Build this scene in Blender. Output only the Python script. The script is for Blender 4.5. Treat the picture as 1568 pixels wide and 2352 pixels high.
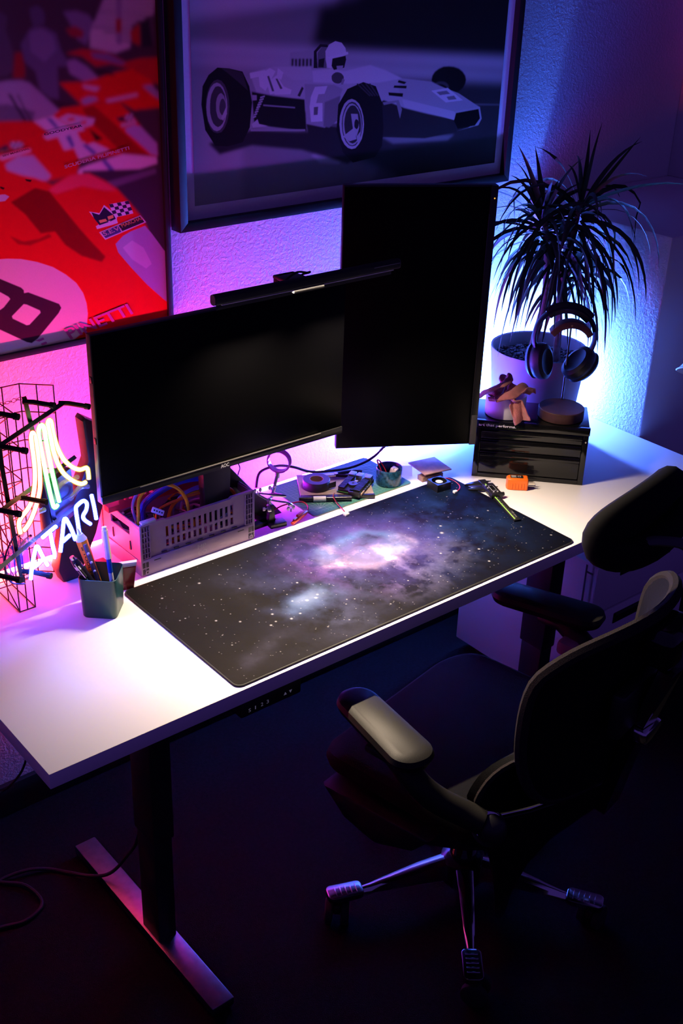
import bpy, bmesh, math, random
import numpy as np
from mathutils import Vector, Matrix

for o in list(bpy.data.objects):
    bpy.data.objects.remove(o, do_unlink=True)
SC = bpy.context.scene
COL = SC.collection
rad = math.radians
random.seed(7)

# ------------------------------------------------------------------ camera
CAM_LOC = Vector((-0.9491, -1.3886, 1.963))
YAW, PITCH, ROLL = rad(40.2148), rad(27.6044), rad(-2.0159)
f_ = Vector((math.sin(YAW) * math.cos(PITCH), math.cos(YAW) * math.cos(PITCH), -math.sin(PITCH)))
r_ = Vector((math.cos(YAW), -math.sin(YAW), 0))
d_ = f_.cross(r_)
cr, sr = math.cos(ROLL), math.sin(ROLL)
R_, D_ = cr * r_ + sr * d_, -sr * r_ + cr * d_
cd = bpy.data.cameras.new('camera')
cam = bpy.data.objects.new('camera', cd)
COL.objects.link(cam)
m = Matrix(((R_.x, -D_.x, -f_.x, CAM_LOC.x), (R_.y, -D_.y, -f_.y, CAM_LOC.y), (R_.z, -D_.z, -f_.z, CAM_LOC.z), (0, 0, 0, 1)))
cam.matrix_world = m
cd.sensor_fit = 'HORIZONTAL'
cd.sensor_width = 36
cd.lens = 2690.5 / 1568 * 36
cd.clip_start = 0.05
SC.camera = cam

# ------------------------------------------------------------------ world, exposure
W = bpy.data.worlds.new('room_ambient')
SC.world = W
W.use_nodes = True
bg = W.node_tree.nodes['Background']
bg.inputs[0].default_value = (0.20, 0.095, 0.80, 1)
bg.inputs[1].default_value = 0.14
SC.view_settings.view_transform = 'Standard'
SC.view_settings.look = 'None'
SC.view_settings.exposure = 0
SC.view_settings.gamma = 1
SC.view_settings.use_curve_mapping = False
SC.cycles.max_bounces = 6
SC.cycles.diffuse_bounces = 3
SC.cycles.glossy_bounces = 3
SC.cycles.transparent_max_bounces = 10
SC.cycles.sample_clamp_indirect = 4
SC.cycles.caustics_reflective = False
SC.cycles.caustics_refractive = False
SC.cycles.blur_glossy = 1.0

# light levels of the lamps built further down
STRIP_GAIN = 410.0
BAR_WATTS = 19.0
NEON_GAIN = 2.4

# ------------------------------------------------------------------ helpers
MATS = {}


def mat(name, col, rough=0.5, metal=0.0, emit=None, es=0.0, bump=0.0, bscale=200.0, vary=0.0, vscale=30.0, trans=0.0, alpha=1.0, spec=0.5, coat=0.0, ior=1.45, sheen=0.0):
    if name in MATS:
        return MATS[name]
    M = bpy.data.materials.new(name)
    M.use_nodes = True
    nt = M.node_tree
    b = nt.nodes['Principled BSDF']
    c4 = (*col, 1)
    b.inputs['Base Color'].default_value = c4
    b.inputs['Roughness'].default_value = rough
    b.inputs['Metallic'].default_value = metal
    b.inputs['Specular IOR Level'].default_value = spec
    b.inputs['IOR'].default_value = ior
    b.inputs['Coat Weight'].default_value = coat
    b.inputs['Transmission Weight'].default_value = trans
    b.inputs['Alpha'].default_value = alpha
    b.inputs['Sheen Weight'].default_value = sheen
    if emit:
        b.inputs['Emission Color'].default_value = (*emit, 1)
        b.inputs['Emission Strength'].default_value = es
    if bump or vary:
        tc = nt.nodes.new('ShaderNodeTexCoord')
        if vary:
            n = nt.nodes.new('ShaderNodeTexNoise')
            n.inputs['Scale'].default_value = vscale
            n.inputs['Detail'].default_value = 4
            mr = nt.nodes.new('ShaderNodeMapRange')
            mr.inputs[1].default_value = 0.3
            mr.inputs[2].default_value = 0.7
            mr.inputs[3].default_value = 1 - vary
            mr.inputs[4].default_value = 1 + vary
            mx = nt.nodes.new('ShaderNodeMix')
            mx.data_type = 'RGBA'
            mx.blend_type = 'MULTIPLY'
            mx.inputs[0].default_value = 1
            mx.inputs[6].default_value = c4
            nt.links.new(tc.outputs['Object'], n.inputs['Vector'])
            nt.links.new(n.outputs[0], mr.inputs[0])
            nt.links.new(mr.outputs[0], mx.inputs[7])
            nt.links.new(mx.outputs[2], b.inputs['Base Color'])
        if bump:
            n = nt.nodes.new('ShaderNodeTexNoise')
            n.inputs['Scale'].default_value = bscale
            n.inputs['Detail'].default_value = 3
            bp = nt.nodes.new('ShaderNodeBump')
            bp.inputs['Strength'].default_value = bump
            bp.inputs['Distance'].default_value = 0.002
            nt.links.new(tc.outputs['Object'], n.inputs['Vector'])
            nt.links.new(n.outputs[0], bp.inputs['Height'])
            nt.links.new(bp.outputs[0], b.inputs['Normal'])
    MATS[name] = M
    return M


def emission(name, col, s):
    if name in MATS:
        return MATS[name]
    M = bpy.data.materials.new(name)
    M.use_nodes = True
    nt = M.node_tree
    nt.nodes.clear()
    e = nt.nodes.new('ShaderNodeEmission')
    e.inputs[0].default_value = (*col, 1)
    e.inputs[1].default_value = s
    o = nt.nodes.new('ShaderNodeOutputMaterial')
    nt.links.new(e.outputs[0], o.inputs[0])
    MATS[name] = M
    return M


BM = bmesh.new


def X(loc=(0, 0, 0), rz=0, rx=0, ry=0):
    return Matrix.Translation(loc) @ Matrix.Rotation(rz, 4, 'Z') @ Matrix.Rotation(ry, 4, 'Y') @ Matrix.Rotation(rx, 4, 'X')


def merge(bm, tmp, mx=None, mi=0, smooth=False):
    if mx is not None:
        bmesh.ops.transform(tmp, matrix=mx, verts=tmp.verts)
    mp = {}
    for v in tmp.verts:
        mp[v] = bm.verts.new(v.co)
    for f in tmp.faces:
        try:
            g = bm.faces.new([mp[v] for v in f.verts])
            g.material_index = mi
            g.smooth = smooth or f.smooth
        except ValueError:
            pass
    tmp.free()
    return bm


def box(bm, x0, x1, y0, y1, z0, z1, bev=0.0, seg=2, mx=None, mi=0):
    t = bmesh.new()
    bmesh.ops.create_cube(t, size=1)
    for v in t.verts:
        v.co = Vector((x0 + (v.co.x + .5) * (x1 - x0), y0 + (v.co.y + .5) * (y1 - y0), z0 + (v.co.z + .5) * (z1 - z0)))
    if bev:
        bmesh.ops.bevel(t, geom=list(t.edges), offset=bev, segments=seg, profile=.5, affect='EDGES', clamp_overlap=True)
    return merge(bm, t, mx, mi)


def prism(bm, poly, a, b, plane='xy', bev=0.0, mx=None, mi=0, seg=2, smooth=False):
    """extrude a 2D outline between a and b along the third axis"""
    t = bmesh.new()

    def P(p, h):
        if plane == 'xy':
            return (p[0], p[1], h)
        if plane == 'xz':
            return (p[0], h, p[1])
        return (h, p[0], p[1])
    lo = [t.verts.new(P(p, a)) for p in poly]
    hi = [t.verts.new(P(p, b)) for p in poly]
    n = len(poly)
    f1 = t.faces.new(lo)
    f2 = t.faces.new(hi)
    for i in range(n):
        t.faces.new((lo[i], lo[(i + 1) % n], hi[(i + 1) % n], hi[i]))
    bmesh.ops.recalc_face_normals(t, faces=t.faces)
    if bev:
        es = [e for f in (f1, f2) for e in f.edges]
        bmesh.ops.bevel(t, geom=es, offset=bev, segments=seg, profile=.5, affect='EDGES', clamp_overlap=True)
    return merge(bm, t, mx, mi, smooth)


def rrect(x0, x1, y0, y1, r, n=5):
    out = []
    for cx, cy, a0 in ((x1 - r, y1 - r, 0), (x0 + r, y1 - r, 90), (x0 + r, y0 + r, 180), (x1 - r, y0 + r, 270)):
        for i in range(n + 1):
            a = rad(a0 + 90 * i / n)
            out.append((cx + r * math.cos(a), cy + r * math.sin(a)))
    return out


def circ(cx, cy, r, n=24, ry=None):
    ry = ry or r
    return [(cx + r * math.cos(2 * math.pi * i / n), cy + ry * math.sin(2 * math.pi * i / n)) for i in range(n)]


def smooth_path(pts, k=6, closed=False):
    """Catmull-Rom through the points"""
    P = [Vector(p) for p in pts]
    n = len(P)
    out = []
    rng = range(n if closed else n - 1)
    for i in rng:
        if closed:
            a, b, c, d = P[i - 1], P[i], P[(i + 1) % n], P[(i + 2) % n]
        else:
            a, b, c, d = P[max(i - 1, 0)], P[i], P[i + 1], P[min(i + 2, n - 1)]
        for j in range(k):
            t = j / k
            out.append(.5 * ((2 * b) + (c - a) * t + (2 * a - 5 * b + 4 * c - d) * t * t + (3 * b - a - 3 * c + d) * t ** 3))
    if not closed:
        out.append(P[-1])
    return out


def tube(bm, pts, r, n=8, closed=False, radii=None, mi=0, mx=None, flat=1.0):
    t = bmesh.new()
    P = [Vector(p) for p in pts]
    N = len(P)
    rings = []
    up = None
    for i in range(N):
        if closed:
            d = P[(i + 1) % N] - P[i - 1]
        else:
            d = P[min(i + 1, N - 1)] - P[max(i - 1, 0)]
        if d.length < 1e-9:
            d = Vector((0, 0, 1))
        d.normalize()
        if up is None:
            up = Vector((0, 0, 1)) if abs(d.z) < .9 else Vector((0, 1, 0))
        s = d.cross(up)
        if s.length < 1e-6:
            s = d.orthogonal()
        s.normalize()
        up = s.cross(d).normalized()
        rr = radii[i] if radii else r
        rings.append([t.verts.new(P[i] + rr * (math.cos(2 * math.pi * j / n) * s + flat * math.sin(2 * math.pi * j / n) * up)) for j in range(n)])
    for i in range(N if closed else N - 1):
        A, B = rings[i], rings[(i + 1) % N]
        for j in range(n):
            t.faces.new((A[j], A[(j + 1) % n], B[(j + 1) % n], B[j])).smooth = True
    if not closed:
        t.faces.new(rings[0][::-1])
        t.faces.new(rings[-1])
    return merge(bm, t, mx, mi)


def lathe(bm, prof, n=32, mx=None, mi=0, smooth=True):
    t = bmesh.new()
    rings = []
    for r, z in prof:
        if r < 1e-6:
            rings.append([t.verts.new((0, 0, z))])
        else:
            rings.append([t.verts.new((r * math.cos(2 * math.pi * j / n), r * math.sin(2 * math.pi * j / n), z)) for j in range(n)])
    for A, B in zip(rings[:-1], rings[1:]):
        for j in range(n):
            k = (j + 1) % n
            if len(A) == 1 and len(B) == 1:
                continue
            if len(A) == 1:
                f = t.faces.new((A[0], B[k], B[j]))
            elif len(B) == 1:
                f = t.faces.new((A[j], A[k], B[0]))
            else:
                f = t.faces.new((A[j], A[k], B[k], B[j]))
            f.smooth = smooth
    bmesh.ops.recalc_face_normals(t, faces=t.faces)
    return merge(bm, t, mx, mi)


def blob(bm, c, r, sub=2, mx=None, mi=0, jit=0.0):
    t = bmesh.new()
    bmesh.ops.create_icosphere(t, subdivisions=sub, radius=1)
    for v in t.verts:
        k = 1 + random.uniform(-jit, jit)
        v.co = Vector((v.co.x * r[0] * k, v.co.y * r[1] * k, v.co.z * r[2] * k))
        if mx is None:
            v.co += Vector(c)
    for f in t.faces:
        f.smooth = jit == 0
    return merge(bm, t, (Matrix.Translation(c) @ mx) if mx is not None else None, mi)


def text_bm(bm, s, O, U, Vv, cap=1.0, depth=0.0, bold=0.0, mi=0, width=None):
    """flat lettering: O is the start of the baseline, U the reading direction, Vv the cap height vector"""
    cu = bpy.data.curves.new('lettering', 'FONT')
    cu.body = s
    cu.size = 1
    cu.offset = bold
    cu.resolution_u = 3
    ob = bpy.data.objects.new('lettering', cu)
    COL.objects.link(ob)
    dg = bpy.context.evaluated_depsgraph_get()
    dg.update()
    me = bpy.data.meshes.new_from_object(ob.evaluated_get(dg))
    bpy.data.objects.remove(ob)
    xs = [v.co.x for v in me.vertices]
    ys = [v.co.y for v in me.vertices]
    w = max(xs) - min(xs)
    h = 0.69
    O, U, Vv = Vector(O), Vector(U), Vector(Vv)
    if width:
        U = U.normalized() * width
    t = bmesh.new()
    t.from_mesh(me)
    for v in t.verts:
        v.co = O + U * ((v.co.x - min(xs)) / w) + Vv * (v.co.y / h)
    bpy.data.meshes.remove(me)
    return merge(bm, t, None, mi)


def finish(name, bm, mats, parent=None, loc=(0, 0, 0), rz=0, angle=40):
    me = bpy.data.meshes.new(name)
    bm.normal_update()
    bm.to_mesh(me)
    bm.free()
    for M in (mats if isinstance(mats, (list, tuple)) else [mats]):
        me.materials.append(M)
    try:
        me.set_sharp_from_angle(angle=rad(angle))
    except Exception:
        pass
    o = bpy.data.objects.new(name, me)
    COL.objects.link(o)
    o.location = loc
    o.rotation_euler = (0, 0, rz)
    if parent:
        o.parent = parent
    return o


def smooth_all(bm):
    for f in bm.faces:
        f.smooth = True
    return bm


def tag(o, label, cat, group=None):
    o['label'] = label
    o['category'] = cat
    if group:
        o['group'] = group
    return o


def thing(name, label, cat, loc=(0, 0, 0), rz=0, group=None):
    o = bpy.data.objects.new(name, None)
    o.empty_display_size = .05
    COL.objects.link(o)
    o.location = loc
    o.rotation_euler = (0, 0, rz)
    return tag(o, label, cat, group)


def struct(name, bm, mats, label=None):
    o = finish(name, bm, mats)
    o['kind'] = 'structure'
    if label:
        o['label'] = label
    return o


def subsurf(o, n=2):
    md = o.modifiers.new('subdivision', 'SUBSURF')
    md.levels = md.render_levels = n
    return o


# ------------------------------------------------------------------ printed pictures (computed, flat print only)
def gauss(a, s):
    r = max(1, int(s * 2.5))
    k = np.exp(-.5 * (np.arange(-r, r + 1) / s) ** 2)
    k /= k.sum()
    for ax in (0, 1):
        p = np.pad(a, [(r, r) if i == ax else (0, 0) for i in range(a.ndim)], mode='edge')
        o = np.zeros_like(a)
        L = a.shape[ax]
        for i, w in enumerate(k):
            o += w * (p[i:i + L] if ax == 0 else p[:, i:i + L])
        a = o
    return a


def fill(img, pts, col, s, ss=2):
    H, Wd = img.shape[:2]
    p = np.array(pts, float).reshape(-1, 2) * s
    x0, y0 = np.maximum(np.floor(p.min(0)).astype(int) - 1, 0)
    x1, y1 = np.minimum(np.ceil(p.max(0)).astype(int) + 1, [Wd, H])
    if x1 <= x0 or y1 <= y0:
        return
    acc = np.zeros((y1 - y0, x1 - x0), np.float32)
    for sx in range(ss):
        for sy in range(ss):
            XX, YY = np.meshgrid(np.arange(x0, x1) + (sx + .5) / ss, np.arange(y0, y1) + (sy + .5) / ss)
            mk = np.zeros(XX.shape, bool)
            q = np.roll(p, -1, 0)
            for (ax, ay), (bx, by) in zip(p, q):
                if ay == by:
                    continue
                mk ^= ((ay > YY) != (by > YY)) & (XX < (bx - ax) * (YY - ay) / (by - ay) + ax)
            acc += mk
    acc = (acc / ss ** 2)[..., None]
    img[y0:y1, x0:x1] = img[y0:y1, x0:x1] * (1 - acc) + np.array(col, np.float32) * acc


def raster(ops, w, h, s, soft=.5):
    img = np.zeros((int(h * s), int(w * s), 3), np.float32)
    for c, v in ops:
        if c == 'b':
            img = gauss(img, v * s * soft)
        else:
            fill(img, v, c if isinstance(c, tuple) else (c, c, c), s)
    return img


def fbm(h, w, cells, octv=5, seed=0, gain=.55):
    rs = np.random.RandomState(seed)
    out = np.zeros((h, w), np.float32)
    amp, tot = 1, 0
    c = cells
    for _ in range(octv):
        gy, gx = max(2, int(c * h / w)) + 2, int(c) + 2
        g = rs.rand(gy, gx).astype(np.float32)
        y = np.linspace(0, gy - 2.001, h)
        x = np.linspace(0, gx - 2.001, w)
        iy, ix = y.astype(int), x.astype(int)
        fy, fx = (y - iy)[:, None], (x - ix)[None]
        fy, fx = fy * fy * (3 - 2 * fy), fx * fx * (3 - 2 * fx)
        a = g[iy][:, ix] * (1 - fx) + g[iy][:, ix + 1] * fx
        b = g[iy + 1][:, ix] * (1 - fx) + g[iy + 1][:, ix + 1] * fx
        out += amp * (a * (1 - fy) + b * fy)
        tot += amp
        amp *= gain
        c *= 2
    return out / tot


def print_material(name, arr, rough=.6, spec=.3):
    H, Wd = arr.shape[:2]
    im = bpy.data.images.new(name, Wd, H, float_buffer=True)
    im.colorspace_settings.name = 'Non-Color'
    px = np.ones((H, Wd, 4), np.float32)
    px[..., :3] = arr
    im.pixels.foreach_set(px.ravel())
    im.update()
    im.pack()
    M = mat(name, (.5, .5, .5), rough, spec=spec)
    nt = M.node_tree
    t = nt.nodes.new('ShaderNodeTexImage')
    t.image = im
    uv = nt.nodes.new('ShaderNodeUVMap')
    nt.links.new(uv.outputs[0], t.inputs[0])
    nt.links.new(t.outputs[0], nt.nodes['Principled BSDF'].inputs['Base Color'])
    return M


def sheet(name, quad, M, parent=None):
    """a flat print on a quad given as four corners (bottom left first, counter-clockwise)"""
    me = bpy.data.meshes.new(name)
    me.from_pydata([tuple(q) for q in quad], [], [(0, 1, 2, 3)])
    uv = me.uv_layers.new(name='UVMap')
    for i, c in enumerate(((0, 0), (1, 0), (1, 1), (0, 1))):
        uv.data[i].uv = c
    me.materials.append(M)
    o = bpy.data.objects.new(name, me)
    COL.objects.link(o)
    o.parent = parent
    return o
ART1=[
((.068,.047,.061),[325,907,810,934,784,282,247,342]),
((.567,.608,.581),[611,602,621,608,640,642,658,681,758,680,750,617,700,600,693,558,664,551,607,562]),
((.135,.121,.162),[636,646,751,645,751,643,636,644]),
((.135,.121,.162),[633,639,751,637,751,635,633,637]),
((.135,.121,.162),[630,632,751,629,751,627,630,630]),
((.135,.121,.162),[627,626,750,621,750,619,627,623]),
((.135,.121,.162),[624,619,750,614,750,611,624,617]),
((.135,.121,.162),[621,612,749,606,749,603,621,610]),
((.135,.121,.162),[618,605,749,598,749,595,618,603]),
((.135,.121,.162),[615,599,749,590,749,587,615,596]),
((.135,.121,.162),[612,592,748,582,748,579,612,589]),
((.135,.121,.162),[609,585,748,574,748,571,609,583]),
((.135,.121,.162),[606,578,748,566,747,563,606,576]),
((.54,.594,.54),[610,599,662,580,664,549,607,562]),
((.297,.257,.365),[669,661,681,661,675,565,665,565]),
((.405,.027,.027),[665,611,678,611,676,586,664,586]),
((.027,.027,.041),[718,601,737,609,745,558,718,557]),
((.472,.027,.027),[694,587,716,601,716,561,698,568]),
((.095,.081,.108),[435,629,447,621,442,598,452,562,448,529,436,521,400,519,413,635]),
((.203,.189,.27),[557,626,584,627,609,619,618,606,600,566,582,577,570,604]),
((.338,.027,.041),[559,596,579,601,597,591,592,579,568,584]),
((.324,.02,.027),[455,560,469,560,472,535,470,515,447,517]),
('b',3),
((.567,.016,.027),[556,554,590,560,639,554,683,533,715,538,754,538,757,488,733,492,695,518,650,531,617,528,589,548]),
((.216,.176,.297),[607,553,644,550,683,531,673,528,638,537,613,543]),
((.324,.297,.405),[555,541,574,543,598,529,621,507,591,502,562,518]),
((.837,.011,.016),[538,503,586,502,623,507,651,514,695,520,736,496,756,457,755,444,696,443,663,461,582,460]),
((.041,.014,.027),[612,524,644,518,659,509,621,515]),
((.405,.378,.513),[580,469,596,475,613,473,618,467,587,460]),
((.378,.351,.486),[716,487,736,488,756,471,756,457,737,470]),
((.675,.54,.608),[633,466,703,474,707,469,638,461]),
((.675,.54,.608),[585,497,624,490,614,483,590,490]),
('b',2),
((.135,.135,.203),[468,573,488,598,497,602,518,601,540,589,547,560,559,539,554,531,537,532,535,474,516,478,498,493,492,526,473,543]),
((.203,.203,.297),[487,594,511,599,533,585,537,561,512,541,486,561]),
((.108,.108,.162),[491,633,507,637,518,629,519,613,516,605,497,602,492,616]),
('b',3),
((.054,.027,.041),[520,473,582,460,597,457,547,454,533,457]),
((.365,.338,.432),[438,513,463,512,478,507,500,487,535,453,525,445,479,440,380,445,388,508]),
((.162,.149,.203),[384,472,431,473,485,455,479,440,380,445]),
('b',3),
((.027,.014,.027),[433,491,440,489,467,439,462,438]),
((.027,.014,.027),[451,488,454,488,477,436,465,435,472,441]),
((.837,.011,.016),[347,445,437,442,479,438,520,445,538,457,582,460,663,461,695,428,728,387,744,375,745,349,665,361,569,357,562,333,509,326,472,325,334,340]),
((.405,.008,.014),[582,454,607,457,645,425,705,369,729,351,665,361,628,400,595,432]),
('b',4),
((.027,.014,.014),[594,416,623,394,607,391]),
((.756,.675,.756),[480,439,520,445,554,422,568,410,586,386,602,389,637,371,569,359,559,382,538,380,526,407,510,415]),
((.837,.011,.016),[570,405,593,412,602,396,577,392]),
((.135,.162,.472),[505,442,517,441,532,421,523,422]),
((.135,.162,.472),[543,405,553,408,561,386,554,383]),
((.135,.162,.472),[576,387,587,387,608,369,600,365]),
((.743,.608,.702),[531,439,551,446,581,439,608,433,602,422,584,419,555,424]),
((.837,.011,.016),[548,438,563,439,566,433,552,433]),
((.837,.011,.016),[575,429,590,432,589,425,577,425]),
((.783,.675,.783),[496,411,579,420,585,414,504,403]),
((.81,.702,.81),[568,342,589,348,665,361,742,348,743,335,676,324,617,315,563,334]),
((.135,.162,.472),[617,352,626,354,646,331,647,315,638,314,634,330]),
((.486,.432,.675),[673,410,694,415,708,411,744,375,745,350,729,355,701,381,675,403]),
((.54,.446,.608),[415,366,442,378,473,377,507,335,497,327,473,331,418,355]),
((.81,.729,.837),[427,405,454,403,456,394,432,391]),
((.041,.027,.068),[427,405,433,404,434,400,429,400]),
((.041,.027,.068),[430,396,435,396,437,392,432,391]),
((.041,.027,.068),[434,400,439,400,440,396,435,396]),
((.041,.027,.068),[438,404,443,404,444,400,439,400]),
((.041,.027,.068),[440,396,445,396,446,393,441,392]),
((.041,.027,.068),[444,400,449,400,450,397,445,396]),
((.041,.027,.068),[448,403,454,403,455,400,449,400]),
((.041,.027,.068),[450,397,456,397,456,394,451,393]),
((.041,.027,.068),[404,395,414,399,423,401,429,388,403,387]),
((.675,.405,.162),[408,391,415,392,416,390,408,389]),
((.675,.405,.162),[419,392,425,393,425,391,419,390]),
((.743,.567,.675),[403,381,469,389,469,384,409,374]),
((.81,.729,.837),[673,435,690,436,695,424,676,422]),
((.041,.027,.068),[673,435,678,435,679,431,674,431]),
((.041,.027,.068),[675,426,680,427,681,422,676,422]),
((.041,.027,.068),[679,431,683,431,684,427,680,427]),
((.041,.027,.068),[682,436,686,436,688,432,683,431]),
((.041,.027,.068),[684,427,689,427,690,423,686,423]),
((.041,.027,.068),[688,432,692,432,693,428,689,427]),
((.041,.027,.068),[654,434,661,431,667,434,672,431,676,423,660,424]),
((.608,.472,.54),[663,419,698,423,700,417,666,412]),
((.054,.041,.068),[573,338,758,324,786,185,779,7,592,259]),
((.162,.135,.216),[622,310,738,326,741,316,642,299]),
('b',3),
((.837,.011,.016),[292,359,404,355,473,335,508,318,547,334,587,332,622,313,647,295,675,263,698,234,710,213,774,26,774,-6,767,-126,244,-13]),
((.891,.068,.121),[498,309,547,332,585,332,622,310,647,291,621,294,570,309,514,300]),
('b',7),
((.27,.005,.011),[419,295,471,316,500,306,522,276,563,220,612,161,603,152,559,171,525,198,505,228,475,228,464,243,447,268]),
((.405,.008,.014),[410,232,437,217,469,218,492,225,497,218,449,208,425,214]),
('b',6),
((.027,.014,.014),[452,335,466,332,463,328,454,331]),
((.027,.014,.014),[401,327,410,323,407,320,401,323]),
((.675,.54,.675),[386,312,409,311,417,306,408,299,384,298]),
((.783,.54,.675),[272,204,386,190,400,189,429,184,462,173,494,158,520,139,542,118,556,94,562,71,563,49,558,17,532,2,508,-9,439,-20,241,-36]),
((.047,.016,.041),[316,192,382,152,423,128,428,122,428,116,437,116,501,81,505,72,498,62,448,18,434,11,424,15,371,51,304,96]),
((.783,.54,.675),[339,150,379,126,395,114,398,109,383,95,375,91,361,95,324,122]),
((.783,.54,.675),[425,94,431,92,458,75,459,70,433,50,427,50,399,69,398,74]),
((.405,.338,.567),[637,184,655,198,674,205,708,212,723,194,750,156,771,130,775,86,774,26,768,29,745,49,704,90,670,130,642,166]),
((.567,.486,.675),[653,174,676,186,702,167,720,130,706,122,673,147]),
('b',2),
((.783,.675,.81),[582,257,605,251,616,266,630,254,644,242,643,233,645,226,632,224,597,220,595,226,602,229]),
((.81,.729,.837),[627,266,672,268,682,241,638,238]),
((.041,.027,.068),[627,266,636,266,639,259,630,259]),
((.041,.027,.068),[632,252,641,253,644,246,635,245]),
((.041,.027,.068),[639,259,648,260,650,253,641,253]),
((.041,.027,.068),[644,246,653,246,656,240,647,239]),
((.041,.027,.068),[645,267,654,267,657,260,648,260]),
((.041,.027,.068),[650,253,659,254,662,247,653,246]),
((.041,.027,.068),[657,260,666,261,668,254,659,254]),
((.041,.027,.068),[662,247,671,247,673,241,665,240]),
((.041,.027,.068),[663,267,672,268,675,261,666,261]),
((.041,.027,.068),[668,254,677,255,680,248,671,247]),
((.027,.02,.054),[587,255,604,248,616,262,628,251,637,243,641,235,627,231,603,227,592,242]),
((.81,.446,.135),[602,237,618,238,621,233,605,231]),
((.81,.446,.135),[622,242,635,244,636,238,624,235]),
((.743,.608,.743),[622,233,629,233,626,230]),
((.743,.608,.743),[601,213,698,235,711,219,614,196]),
((.081,.068,.216),[606,212,645,221,652,207,615,199]),
((.041,.027,.041),[646,221,698,233,707,220,654,208]),
]
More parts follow.
